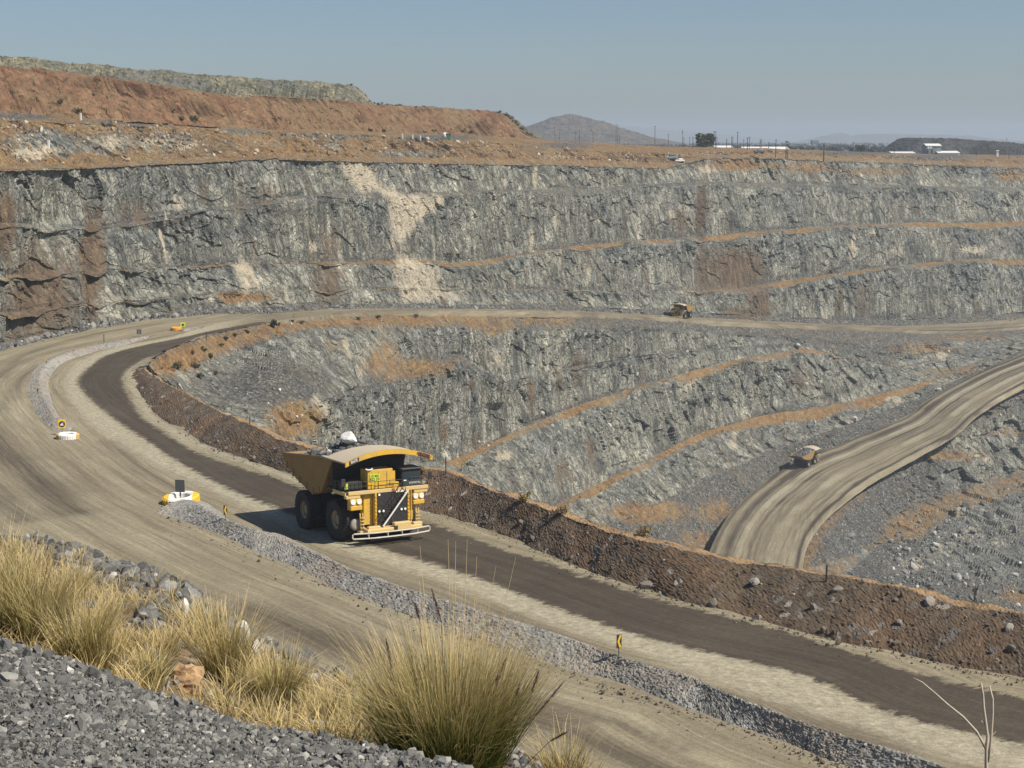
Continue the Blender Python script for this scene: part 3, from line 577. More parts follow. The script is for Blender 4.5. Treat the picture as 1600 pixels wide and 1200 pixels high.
def ridge(name, prof, mat, rows, block, label, catg, topband=None, spacing=0.35, kind=None, grp=None):
    """prof: list of polylines (n,3) from near foot over crest to far foot"""
    Ls = [cat(q, 8) for q in prof]
    L = np.linalg.norm(np.diff(Ls[len(Ls) // 2], axis=0), axis=1).sum(); n = int(L / spacing)
    R_ = []
    for q in Ls:
        d = np.concatenate([[0], np.cumsum(np.linalg.norm(np.diff(q, axis=0), axis=1))]); d /= d[-1]
        # keep stations aligned: parameter by control index
        t = np.linspace(0, 1, len(q)); tn = np.linspace(0, 1, n); R_.append(np.stack([np.interp(tn, t, q[:, k]) for k in range(3)], 1))
    P, si, vv = rows_of(R_, rows)
    nn = normals(P); up = nn[..., 2] < 0; nn[up] *= -1
    e = np.minimum(np.arange(len(P)), np.arange(len(P))[::-1]); w_ = np.clip(e / 4, 0, 1)[:, None]
    d = block * (0.9 * worley(P / (3.2 * block), 21, 1.2) + 0.6 * worley(P / (1.3 * block), 22, 1.4) + 0.4 * fbm(P / (0.5 * block), 2, 23)) + block * 0.8 * fbm(P / 7, 3, 24)
    d = d + (.55 * fbm(P / 3.6, 3, 29, .5) if name == 'safety_berm' else .14 * fbm(P / 2.0, 4, 29, .6))
    V = P + nn * (d * w_)[..., None]
    o = mesh_np(name, V, grid_faces(*P.shape[:2]), mat, False)
    tb = np.zeros(P.shape[:2])
    if topband: tb[(si >= topband[0]) & (si < topband[1])] = topband[2]
    set_attr(o, 'top', tb); tag(o, label, catg, grp, kind); TERR.append(o)
    return o, V
T_px = [(1760, 1108), (1600, 1063), (1460, 1035), (1320, 1004), (1145, 962), (975, 913), (870, 874), (800, 843), (740, 822), (670, 801), (600, 785), (520, 765), (420, 730), (315, 692), (245, 650), (217, 615), (207, 590), (205, 580)]
C_px = [(1760, 1003), (1620, 966), (1480, 939), (1340, 908), (1165, 877), (1000, 845), (900, 810), (830, 787), (760, 762), (700, 738), (630, 728), (560, 712), (455, 692), (350, 646), (275, 608), (240, 588), (226, 578), (218, 574)]
hC = [2.9] * 11 + [2.8, 2.6, 2.4, 2.0, 1.6, 1.0, .25]
Tp = np.array([PR(*q) for q in T_px]); Cp = np.array([PR(q[0], q[1], h) for q, h in zip(C_px, hC)])
Tp[:, 2] -= 0.25
dn = Cp[:, :2] - Tp[:, :2]; dn /= np.linalg.norm(dn, axis=1)[:, None] + 1e-9
dn[15:] = [(0.9, -0.3), (0.95, -.2), (0.95, -.2)]
wC = np.array([1.9] * 13 + [1.6, 1.4, 1.0, .7, .4])
C2 = Cp.copy(); C2[:, :2] += dn * wC[:, None]; C2[:, 2] -= 0.25
C3 = C2.copy(); C3[:, :2] += dn * np.array([7.0] * 13 + [5, 3, 2, 1.5, 1])[:, None]; C3[:, 2] -= np.array([8.0] * 13 + [6, 3.5, 2, 1.2, .5])
midT = Tp * .45 + Cp * .55; midT[:, 2] += 0.25
berm, V_berm = ridge('safety_berm', [Tp, midT, Cp, C2, C3], EARTH, [22, 20, 8, 10], 0.06, 'long brown safety berm of tipped rocky soil along the near haul road', 'berm', (2, 3, .62), 0.3)
def windrow(base, crest, h, label, bl=.075):
    B = np.array([PR(*q) for q in base]); B[:, 2] -= 0.15
    C_ = np.array([PR(q[0], q[1], hh * .66) for q, hh in zip(crest, h)])
    Fp = C_.copy(); Fp[:, :2] += (C_ - B)[:, :2] * 0.85; Fp[:, 2] = B[:, 2]
    tp_ = C_.copy(); tp_[:, :2] += (C_ - B)[:, :2] * 0.16; tp_[:, 2] -= 0.05
    o_, v_ = ridge('gravel_windrow', [B, C_, tp_, Fp], GREY, [26, 6, 10], bl, label, 'windrow', None, 0.16, None, 'gravel windrows between the lanes')
    WIN.append(v_); return o_
WIN = []
windrow([(238, 802), (252, 806), (315, 826), (385, 858), (455, 889), (560, 935), (700, 984), (870, 1043), (965, 1066), (1080, 1112), (1145, 1135), (1250, 1168), (1320, 1196), (1480, 1246), (1640, 1295)],
        [(254, 793), (288, 783), (350, 811), (400, 829), (448, 846), (560, 895), (688, 937), (870, 993), (965, 1025), (1080, 1060), (1110, 1074), (1190, 1106), (1320, 1151), (1480, 1200), (1640, 1250)],
        [.2, 1.2, 1.5, 1.6, 1.6, 1.7, 1.8, 1.8, 1.8, 1.8, 1.8, 1.8, 1.8, 1.8, 1.8], 'long grey gravel windrow in the foreground, beside the truck')
windrow([(96, 692), (72, 668), (52, 640), (42, 612), (45, 588), (62, 568), (95, 552), (135, 541), (185, 531), (232, 524)],
        [(108, 676), (82, 648), (66, 618), (60, 596), (66, 576), (84, 560), (112, 549), (146, 540), (190, 532), (232, 525)],
        [.3, 1.4, 1.5, 1.5, 1.4, 1.3, 1.2, 1.1, 1.0, .3], 'curved pale gravel windrow on the outside of the road bend at left')
windrow([(276, 517.5), (290, 517), (305, 515), (322, 510)], [(276, 517), (290, 513.6), (305, 511), (322, 509.5)], [.1, .9, .9, .1], 'short grey gravel heap behind the orange tyre on the far side of the bend')
# ------------------------------------------------------------ spoil heaps, hills
def mat_heap(name, stops, alt, veg, vegamt, k=1.0):
    m, nt, b = newmat(name); T = NT(nt); p = T.pos(); ril = T.attr('rill').outputs['Fac']
    c = T.ramp(T.noise(p, 0.16 * k, 5, 0.7), stops)
    c = T.mix(T.ramp(T.noise(p, 0.03, 3, 0.6), [(0.42, 0.0), (0.62, 0.7)]), c, alt)
    c = T.mix(0.6, c, T.ramp(T.noise(p, 0.9 * k, 4, 0.75), [(.3, .55), (.5, 1.0), (.7, 1.5)]), 'MULTIPLY')
    c = T.mix(T.math('MULTIPLY', T.ramp(ril, [(.4, 0.0), (.9, 1.0)]), 0.9), c, tuple(x * .5 for x in stops[0][1]))
    c = T.mix(T.ramp(T.noise(p, 0.5 * k, 4, 0.75), [(0.55 - vegamt, 0.0), (0.62 - vegamt, 0.8)]), c, veg)
    T.l(c, b.inputs['Base Color']); b.inputs['Roughness'].default_value = 0.95; b.inputs['Specular IOR Level'].default_value = 0.1
    T.bump(T.noise(p, 0.6, 4, .75), 0.8, 1.0, b)
    return m
def heap(name, foot, crest, depth, back, drop, mat, rill, rows=40, lean=0.75, seed=1, rough=0.6, step=1.0):
    x0, x1 = max(foot[0][0], crest[0][0]), min(foot[-1][0], crest[-1][0]); q = np.arange(x0, x1 + .1, step)
    fp = tab(foot)(q); cp_ = tab(crest)(q); Y = tab(foot, 2)(q); dd = np.interp(q, [c[0] for c in crest], depth)
    A = PY(q, fp, Y); A[:, 2] -= 1.0; B = PY(q, np.minimum(cp_, fp - .2), Y + dd)
    C_ = B.copy(); C_[:, 1] += back; C_[:, 2] += .3; D_ = C_.copy(); D_[:, 1] += dd * 1.3; D_[:, 2] -= drop
    P, si, vv = rows_of([A, B, C_, D_], [rows, 10, 10]); n = normals(P)
    hgt = (B[:, 2] - A[:, 2])[None, :]
    k = np.clip((B[:, 2] - A[:, 2])[None, :] / 8, 0, 1)
    tv = np.where(si == 0, vv, 1.0)[:, None]
    co_ = P[..., 0] + lean * tv * hgt
    r = np.abs(fbm(np.stack([co_ / 1.9, tv * 0.35 + 0 * co_, 0 * co_ + seed], -1), 3, seed * 7))
    r2 = np.abs(fbm(np.stack([co_ / .8, tv * 0.6 + 0 * co_, 0 * co_ + seed + 5], -1), 3, seed * 7 + 2))
    gate = np.clip(.55 + 1.5 * fbm(np.stack([P[..., 0] / 14, tv * 2.2 + 0 * co_, 0 * co_ + seed], -1), 3, seed + 40), .3, 1)
    r = 1 - (1 - np.clip(np.minimum(r * 2.2, .25 + r2 * 2.6), 0, 1)) * gate; m_ = (np.clip(tv * 6, 0, 1) * np.clip((1.15 - tv) * 5, 0, 1)) * (si == 0)[:, None]
    d = rill * (r - .5) * m_ + rough * fbm(P / 9, 4, seed) + rough * worley(P / 3.5, seed, 1.2)
    V = P + n * (d * k)[..., None]
    o = mesh_np(name, V, grid_faces(*P.shape[:2]), mat, False, 'structure'); set_attr(o, 'rill', (1 - r) * m_); TERR.append(o)
    return o, V
HB = mat_heap('red_spoil', [(0.28, (0.10, 0.055, 0.034)), (0.45, (0.165, 0.090, 0.054)), (0.6, (0.225, 0.135, 0.08)), (0.78, (0.34, 0.23, 0.14))], (0.20, 0.14, 0.078), (0.085, 0.075, 0.04), .02)
HG = mat_heap('grey_spoil', [(0.3, (0.085, 0.085, 0.07)), (0.5, (0.20, 0.185, 0.13)), (0.7, (0.36, 0.31, 0.20))], (0.12, 0.125, 0.12), (0.05, 0.056, 0.032), .06)
HD = mat_heap('dark_spoil', [(0.3, (0.040, 0.040, 0.040)), (0.5, (0.070, 0.069, 0.067)), (0.7, (0.11, 0.108, 0.102))], (0.055, 0.055, 0.055), (0.045, 0.05, 0.035), 0.0)
heap('red_spoil_heap', [(-70, 174, 440), (0, 178, 440), (130, 182, 455), (240, 187, 475), (400, 199, 520), (560, 207, 640), (700, 213, 720), (800, 215, 790), (835, 216, 800)],
     [(-70, 100), (0, 105), (60, 109), (150, 120), (250, 136), (340, 149), (372, 151), (384, 154), (396, 149), (520, 156), (580, 164), (650, 168), (720, 171), (770, 174), (790, 182), (812, 202), (835, 215.5)],
     [26, 25, 25, 24, 24, 22, 22, 21, 24, 26, 28, 30, 30, 30, 28, 18, 6], 90, 30, HB, 1.5, 70, .85, 3, .6)
heap('grey_spoil_heap', [(-70, 150, 690), (0, 155, 690), (300, 165, 720), (540, 175, 780), (572, 178, 790), (600, 182, 795)],
     [(-70, 84), (0, 89), (30, 88), (60, 93), (100, 100), (150, 101), (200, 109), (260, 111), (300, 117), (350, 118), (400, 124), (470, 126), (515, 130), (540, 132), (552, 142), (566, 158), (600, 181)], [45] * 13 + [44, 40, 30, 10], 70, 30, HG, .6, 40, .2, 5, 1.0)
heap('far_spoil_heap', [(-70, 190, 900), (400, 195, 950), (560, 200, 960), (800, 214, 980), (850, 217, 980)], [(-70, 140), (400, 160), (560, 160), (600, 163), (700, 170), (770, 176), (800, 181), (818, 197), (832, 208), (850, 216)], [40, 40, 40, 40, 40, 40, 36, 30, 16, 4], 60, 30, HG, .6, 24, .2, 6, 1.0)
heap('dark_spoil_heap', [(1395, 246.5, 1420), (1440, 247, 1420), (1540, 249, 1420), (1670, 252, 1430)], [(1395, 246), (1406, 242), (1420, 231), (1440, 218), (1450, 216), (1475, 217.5), (1500, 217), (1540, 220), (1575, 222), (1600, 225), (1670, 229)], [2, 6, 16, 26, 28, 28, 27, 26, 25, 24, 22], 90, 22, HD, 1.0, 26, .3, 9, .8)
HH = mat_heap('hill_scrub', [(0.3, (0.060, 0.050, 0.036)), (0.5, (0.115, 0.085, 0.06)), (0.7, (0.17, 0.125, 0.085))], (0.12, 0.09, 0.065), (0.022, 0.027, 0.017), .06, .14)
def hill(name, foot, crest, Y, depth, rough, step=1.0):
    q = np.arange(foot[0][0], foot[-1][0] + .1, step); A = PY(q, tab(foot)(q), np.full(q.shape, Y)); A[:, 2] -= 6
    cy = np.minimum(tab(crest)(q), tab(foot)(q) - .3); B = PY(q, cy, np.full(q.shape, Y + depth)); C_ = A.copy(); C_[:, 1] += 2 * depth
    t1 = half(A, B, .55); t1[:, 2] += (B[:, 2] - A[:, 2]) * .08
    P, si, vv = rows_of([A, t1, B, C_], [16, 16, 8]); k = np.clip((B[:, 2] - A[:, 2]) / (np.max(B[:, 2] - A[:, 2])) * 2, 0, 1)[None]
    V = P.copy(); V[..., 2] += rough * k * (fbm(P / (rough * 7), 5, 13, .6) + .5 * worley(P / (rough * 2.2), 14, .8)) * np.clip(np.minimum(np.arange(len(P)), 8) / 8, 0, 1)[:, None]
    o = mesh_np(name, V, grid_faces(*P.shape[:2]), HH, False, 'structure'); set_attr(o, 'rill', np.zeros(P.shape[:2])); return o
hill('hill', [(790, 217), (1080, 227)], [(790, 216), (815, 199), (840, 191), (858, 184), (872, 180.5), (890, 179), (905, 180), (925, 184), (950, 192), (970, 200), (985, 205), (1010, 213), (1050, 220), (1080, 226)], 3600., 350., 9.0, .5)
hill('far_hill', [(930, 224), (1270, 232)], [(930, 200), (960, 196), (990, 198), (1030, 203), (1080, 204), (1130, 210), (1200, 216), (1250, 222), (1270, 231)], 13000., 900., 18.0, 2)
hill('mesa', [(1225, 231), (1700, 238)], [(1225, 230), (1250, 221), (1275, 216), (1290, 212), (1305, 208.5), (1315, 208), (1330, 211.5), (1350, 209.5), (1400, 209.5), (1470, 211), (1530, 213), (1560, 218), (1620, 223), (1700, 229)], 9500., 700., 10.0, 1)

# ------------------------------------------------------------ near lookout: gravel bank, dry grass slope, rocky rim
def mat_ground(name, stops, sc_, bumpd, spots=None):
    m, nt, b = newmat(name); T = NT(nt); p = T.pos()
    c = T.ramp(T.noise(p, sc_, 6, 0.75), stops)
    s = T.n('ShaderNodeSeparateColor'); T.l(T.vor(p, sc_ * 6), s.inputs[0])
    c = T.mix(0.7, c, T.ramp(s.outputs[0], [(0, .5), (.5, .95), (1, 1.5)]), 'MULTIPLY')
    if spots: c = T.mix(T.ramp(T.noise(p, sc_ * .35, 4, .7), [(0.5, 0.0), (0.62, 0.8)]), c, spots)
    T.l(c, b.inputs['Base Color']); b.inputs['Roughness'].default_value = 0.95; b.inputs['Specular IOR Level'].default_value = 0.15
    T.bump(T.math('ADD', s.outputs[0], T.noise(p, sc_ * 8, 4, .7)), .8, bumpd, b)
    return m
GB = mat_ground('gravel_ground', [(0.3, (0.055, 0.053, 0.048)), (0.5, (0.12, 0.113, 0.098)), (0.7, (0.25, 0.23, 0.19))], 6.0, .03)
DS = mat_ground('dry_soil', [(0.3, (0.085, 0.058, 0.034)), (0.5, (0.19, 0.135, 0.078)), (0.7, (0.33, 0.245, 0.14))], 1.6, .06, (0.13, 0.125, 0.115))
pf = np.arange(-120, 1800, 4.0)
e1 = tab([(-120, 965), (0, 1003), (100, 1030), (200, 1070), (300, 1104), (400, 1138), (500, 1152), (600, 1172), (720, 1202), (800, 1240), (1000, 1320), (1800, 1600)])
y1 = tab([(-120, 11.6), (0, 11), (360, 9.4), (720, 8.2), (1000, 7.2), (1800, 5.5)])
e3 = tab([(-120, 790), (0, 834), (60, 838), (100, 852), (200, 882), (280, 907), (330, 947), (380, 986), (450, 1022), (560, 1064), (700, 1124), (800, 1168), (900, 1222), (1000, 1290), (1800, 1560)])
y3 = tab([(-120, 32), (0, 30), (280, 22), (400, 18.5), (600, 14.5), (800, 11.8), (1000, 9.5), (1800, 6.4)])
G0 = PY(pf, e1(pf) + 330, np.maximum(y1(pf) * .5, 2.8)); G1 = PY(pf, e1(pf), y1(pf))
grav_sheet, Vg = sheet('gravel_bank', [G0, G1, G1 + np.array([0, .35, -.28])], [46, 5], ['none', 'none'], GB, [0, 0], [0, 0], extra=lambda P, si, vv: .05 * fbm(P / .6, 3, 91) + .03 * fbm(P / .12, 2, 92))
F2 = PY(pf, e1(pf) + 30, y1(pf) + .5); F3 = PY(pf, e3(pf), y3(pf)); F2b = half(F2, F3, .5); F2b[:, 2] -= .12
F4 = F3.copy(); F4[:, 1] += .8; F4[:, 2] -= .6; F5 = F3.copy(); hgt = F3[:, 2] + 36.5; F5[:, 1] += hgt * 1.25; F5[:, 2] = -36.5
slope_sheet, Vs = sheet('grassy_slope', [F2, F2b, F3, F4, F5], [24, 40, 6, 40], ['none'] * 4, DS, [0] * 4, [0] * 4, extra=lambda P, si, vv: .10 * fbm(P / 1.6, 3, 94) + .05 * fbm(P / .35, 2, 95))
# base plain far below and around, so that nothing ends in the void
def plane_sheet(name, z, x0, x1, y0, y1_, mat):
    o = mesh_np(name, [(x0, y0, z), (x1, y0, z), (x1, y1_, z), (x0, y1_, z)], [(0, 1, 2, 3)], mat, False, 'structure'); return o
plane_sheet('pit_floor', -186, -1500, 2500, 60, 1600, GB)

# ------------------------------------------------------------ sight-line lookup on the finished terrain
VV, FF, off = [], [], 0
for o in TERR:
    me = o.data; v = np.zeros(len(me.vertices) * 3, f32); me.vertices.foreach_get('co', v); fidx = np.zeros(len(me.loops), np.int32); me.loops.foreach_get('vertex_index', fidx)
    VV.append((o, v.reshape(-1, 3), fidx.reshape(-1, 4)))
BV = {}
def bvh(o):
    if o.name not in BV:
        for q, v, fc_ in VV:
            if q == o: BV[o.name] = BVHTree.FromPolygons(v.tolist(), fc_.tolist())
    return BV[o.name]
def hit(o, x, y):
    d = Vector(ray(x, y)).normalized(); r = bvh(o).ray_cast(Vector((0, 0, 0)), d); return r[0]
def down(o, x, y, z=200):
    r = bvh(o).ray_cast(Vector((x, y, z)), Vector((0, 0, -1))); return r[0]
# ------------------------------------------------------------ simple object materials
def paint(name, colr, rough=0.5, dirt=(0.30, 0.24, 0.16), amt=0.6, metal=0.0, scale=1.2):
    m, nt, b = newmat(name); T = NT(nt); tc = T.n('ShaderNodeTexCoord').outputs['Object']
    n = T.noise(tc, scale, 5, 0.7); n2 = T.noise(tc, scale * 6, 3, 0.7)
    c = T.mix(T.ramp(n, [(0.4, 0.0), (0.72, amt)]), colr, dirt)
    c = T.mix(0.35, c, T.ramp(n2, [(0.3, 0.75), (0.7, 1.15)]), 'MULTIPLY')
    gn = T.n('ShaderNodeNewGeometry'); sx = T.n('ShaderNodeSeparateXYZ'); T.l(gn.outputs['Normal'], sx.inputs[0])
    c = T.mix(T.math('MULTIPLY', T.ramp(sx.outputs[2], [(0.35, 0.0), (0.9, 1.0)]), T.ramp(n2, [(0.3, amt * .5), (0.7, amt * 1.2)])), c, dirt)
    T.l(c, b.inputs['Base Color']); T.l(T.ramp(n, [(0.4, rough), (0.7, min(1, rough + .35))]), b.inputs['Roughness']); b.inputs['Metallic'].default_value = metal
    return m
MY = paint('truck_yellow', (0.70, 0.415, 0.022)); MYD = paint('shaded_tray_yellow', (0.32, 0.185, 0.04), .75, (0.20, 0.155, 0.105), .8)  # tray yellow: shade of the tray sides darkened into the base colour, plus dust
MK = paint('black_steel', (0.022, 0.022, 0.023), .6, (0.10, 0.085, 0.065), .35); MR = paint('tyre_rubber', (0.016, 0.016, 0.017), .85, (0.09, 0.078, 0.062), .5)
MRIM = paint('rim_dust', (0.42, 0.33, 0.20), .7, (0.22, 0.18, 0.13), .6); MW = paint('white_paint', (0.80, 0.79, 0.76), .5, (0.45, 0.40, 0.33), .3)
MRAIL = paint('rail_paint', (0.62, 0.59, 0.53), .6, (0.36, 0.30, 0.22), .5)
MGR = paint('radiator_core', (0.045, 0.043, 0.042), .7, (0.10, 0.09, 0.075), .5, 0, 3); MCAB = paint('cab_grey', (0.035, 0.042, 0.048), .45, (0.10, 0.09, 0.075), .25)
MCREAM = paint('bumper_dust', (0.66, 0.46, 0.15), .6, (0.50, 0.41, 0.28), .6); MRED = paint('red_paint', (0.35, 0.02, 0.02)); MLIME = paint('lime_reflector', (0.55, 0.66, 0.05), .4, (0.3, 0.3, 0.1), .1)
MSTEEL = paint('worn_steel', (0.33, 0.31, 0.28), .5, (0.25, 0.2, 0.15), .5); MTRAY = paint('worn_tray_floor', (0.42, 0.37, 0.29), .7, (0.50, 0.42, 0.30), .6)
MORANGE = paint('orange_paint', (0.62, 0.25, 0.015), .5, (0.4, 0.25, 0.1), .3); MYEL = paint('sign_yellow', (0.80, 0.52, 0.02), .45, (0.5, 0.38, 0.12), .2); MLG = paint('sign_back', (0.075, 0.082, 0.088), .5, (0.12, 0.11, 0.09), .3)
MWOOD = paint('dark_pole', (0.045, 0.038, 0.032), .8, (0.08, 0.07, 0.055), .4); MROOF = paint('white_roof', (0.80, 0.80, 0.79), .4, (0.6, 0.58, 0.55), .2); MSHED = paint('shed_cladding', (0.20, 0.235, 0.26), .6, (0.2, 0.2, 0.19), .3)
def mat_glass():
    m, nt, b = newmat('cab_glass'); b.inputs['Base Color'].default_value = (0.03, 0.045, 0.055, 1); b.inputs['Roughness'].default_value = 0.12; b.inputs['Specular IOR Level'].default_value = 0.7; return m
MGLASS = mat_glass()
def mat_lamp():
    m, nt, b = newmat('lamp_lens'); b.inputs['Base Color'].default_value = (0.85, 0.85, 0.80, 1); b.inputs['Roughness'].default_value = 0.25; return m
MLENS = mat_lamp()
# ------------------------------------------------------------ small mesh builder
class MB:
    def __init__(s): s.v = []; s.f = []
    def add(s, V, Fc):
        o = len(s.v); s.v += [tuple(map(float, q)) for q in V]; s.f += [tuple(i + o for i in q) for q in Fc]; return s
    def box(s, c, d, rot=None, bev=0.0):
        x, y, z = (q / 2 for q in d)
        if bev > 0:
            b = min(bev, x * .9, y * .9, z * .9); pts = []
            for sx in (-1, 1):
                for sy in (-1, 1):
                    for sz in (-1, 1):
                        pts += [(sx * x, sy * (y - b), sz * (z - b)), (sx * (x - b), sy * y, sz * (z - b)), (sx * (x - b), sy * (y - b), sz * z)]
            V = [Vector(p) for p in pts]; idx = lambda a, b_, c_, k: ((a * 2 + b_) * 2 + c_) * 3 + k
            Fc = []
            for a in (0, 1):
                Fc += [[idx(a, 0, 0, 0), idx(a, 1, 0, 0), idx(a, 1, 1, 0), idx(a, 0, 1, 0)], [idx(0, a, 0, 1), idx(1, a, 0, 1), idx(1, a, 1, 1), idx(0, a, 1, 1)], [idx(0, 0, a, 2), idx(1, 0, a, 2), idx(1, 1, a, 2), idx(0, 1, a, 2)]]
                for b_ in (0, 1):
                    Fc += [[idx(0, a, b_, 1), idx(1, a, b_, 1), idx(1, a, b_, 2), idx(0, a, b_, 2)], [idx(a, 0, b_, 0), idx(a, 1, b_, 0), idx(a, 1, b_, 2), idx(a, 0, b_, 2)], [idx(a, b_, 0, 0), idx(a, b_, 1, 0), idx(a, b_, 1, 1), idx(a, b_, 0, 1)]]
                    for c_ in (0, 1): Fc.append([idx(a, b_, c_, 0), idx(a, b_, c_, 1), idx(a, b_, c_, 2)])
        else:
            V = [Vector((sx * x, sy * y, sz * z)) for sx in (-1, 1) for sy in (-1, 1) for sz in (-1, 1)]
            Fc = [(0, 1, 3, 2), (4, 6, 7, 5), (0, 4, 5, 1), (2, 3, 7, 6), (0, 2, 6, 4), (1, 5, 7, 3)]
        if rot: V = [rot @ q for q in V]
        return s.add([q + Vector(c) for q in V], Fc)
    def tube(s, pts, r, n=8, cap=True):
        pts = [Vector(p) for p in pts]; R = r if isinstance(r, (list, tuple)) else [r] * len(pts); V = []; Fc = []
        for i, p in enumerate(pts):
            t = (pts[min(i + 1, len(pts) - 1)] - pts[max(i - 1, 0)]).normalized(); a = Vector((0, 0, 1)) if abs(t.z) < .9 else Vector((1, 0, 0))
            u = t.cross(a).normalized(); w_ = t.cross(u)
            for k in range(n):
                an = 2 * math.pi * k / n; V.append(p + (u * math.cos(an) + w_ * math.sin(an)) * R[i])
        for i in range(len(pts) - 1):
            for k in range(n): Fc.append((i * n + k, i * n + (k + 1) % n, (i + 1) * n + (k + 1) % n, (i + 1) * n + k))
        if cap: Fc += [tuple(range(n)), tuple(range((len(pts) - 1) * n, len(pts) * n))]
        return s.add(V, Fc)
    def lathe(s, prof, n=32, axis='y', c=(0, 0, 0)):
        """prof: (radius, along axis)"""
        V = []; Fc = []
        for r, h in prof:
            for k in range(n):
                a = 2 * math.pi * k / n; q = (r * math.cos(a), h, r * math.sin(a)) if axis == 'y' else (h, r * math.cos(a), r * math.sin(a)) if axis == 'x' else (r * math.cos(a), r * math.sin(a), h)
                V.append(Vector(q) + Vector(c))
        for i in range(len(prof) - 1):
            for k in range(n): Fc.append((i * n + k, i * n + (k + 1) % n, (i + 1) * n + (k + 1) % n, (i + 1) * n + k))
        return s.add(V, Fc)
    def slab(s, outline, th):
        """outline of 3D points, thickened along vector th"""
        n = len(outline); th = Vector(th); A = [Vector(p) for p in outline]; V = A + [p + th for p in A]
        return s.add(V, [tuple(range(n)), tuple(range(2 * n - 1, n - 1, -1))] + [(i, (i + 1) % n, (i + 1) % n + n, i + n) for i in range(n)])
    def build(s, name, mat, parent=None, smooth=False):
        me = bpy.data.meshes.new(name); me.from_pydata(s.v, [], s.f); me.update()
        import bmesh
        bm = bmesh.new(); bm.from_mesh(me); bmesh.ops.recalc_face_normals(bm, faces=bm.faces); bm.to_mesh(me); bm.free()
        me.materials.append(mat)
        if smooth:
            for p in me.polygons: p.use_smooth = True
        o = bpy.data.objects.new(name, me); COL.objects.link(o)
        if parent: o.parent = parent
        return o
def empty(name, loc=(0, 0, 0), rz=0):
    o = bpy.data.objects.new(name, None); COL.objects.link(o); o.location = loc; o.rotation_euler = (0, 0, rz); return o
def text(name, body, size, mat, M, parent, ext=0.01, align='CENTER'):
    cu = bpy.data.curves.new(name, 'FONT'); cu.body = body; cu.size = size; cu.extrude = ext; cu.align_x = align; cu.align_y = 'CENTER'
    t = bpy.data.objects.new(name, cu); COL.objects.link(t); dg = bpy.context.evaluated_depsgraph_get(); dg.update()
    me = bpy.data.meshes.new_from_object(t.evaluated_get(dg)); bpy.data.objects.remove(t)
    me.transform(M); me.materials.clear(); me.materials.append(mat)
    o = bpy.data.objects.new(name, me); COL.objects.link(o); o.parent = parent; return o
def frame_mat(o, x, y):
    """matrix: local x along x, local y along y, at o"""
    x = Vector(x).normalized(); y = Vector(y); y = (y - x * y.dot(x)).normalized(); z = x.cross(y)
    M = Matrix((x, y, z)).transposed().to_4x4(); M.translation = Vector(o); return M
def copy_tree(o, parent=None):
    c = o.copy(); COL.objects.link(c); c.parent = parent
    for ch in [q for q in ALLCH.get(o.name, [])]: copy_tree(ch, c)
    return c
ALLCH = {}

# ------------------------------------------------------------ the haul truck (x forward, y to its left, z up, origin under the front axle)
def wheel(root, c, side, rim_out=True):
    R_, w_ = 1.80, 1.20
    prof = [(0.86, -.46), (0.98, -.56), (1.30, -.62), (1.60, -.60), (1.74, -.50), (1.77, -.3), (1.78, 0), (1.77, .3), (1.74, .50), (1.60, .60), (1.30, .62), (0.98, .56), (0.86, .46)]
    t = MB().lathe(prof, 40, 'y')
    for k in range(44):
        a = 2 * math.pi * (k + .25) / 44; rot = Matrix.Rotation(-a, 3, 'Y')
        for sd in (-1, 1):
            aa = a + (math.pi / 44 if sd > 0 else 0); rot = Matrix.Rotation(-aa, 3, 'Y')
            cc = rot @ Vector((1.775, sd * .33, 0)); t.box(cc, (0.09, .56, 0.145), rot)
            cc = rot @ Vector((1.66, sd * .585, 0)); t.box(cc, (0.22, .05, 0.13), rot)
    o = t.build('wheel', MR, root); o.location = c
    s = side
    r = MB().lathe([(0.88, s * .46), (0.88, s * .30), (0.80, s * .26), (0.62, s * .24), (0.60, s * .05), (0.46, s * .02), (0.44, s * .22), (0.30, s * .27), (0.01, s * .27)], 28, 'y')
    for k in range(16):
        a = 2 * math.pi * k / 16; r.box((0.71 * math.cos(a), s * .265, 0.71 * math.sin(a)), (.07, .05, .07))
    r.build('rim', MRIM, o, False)
    return o
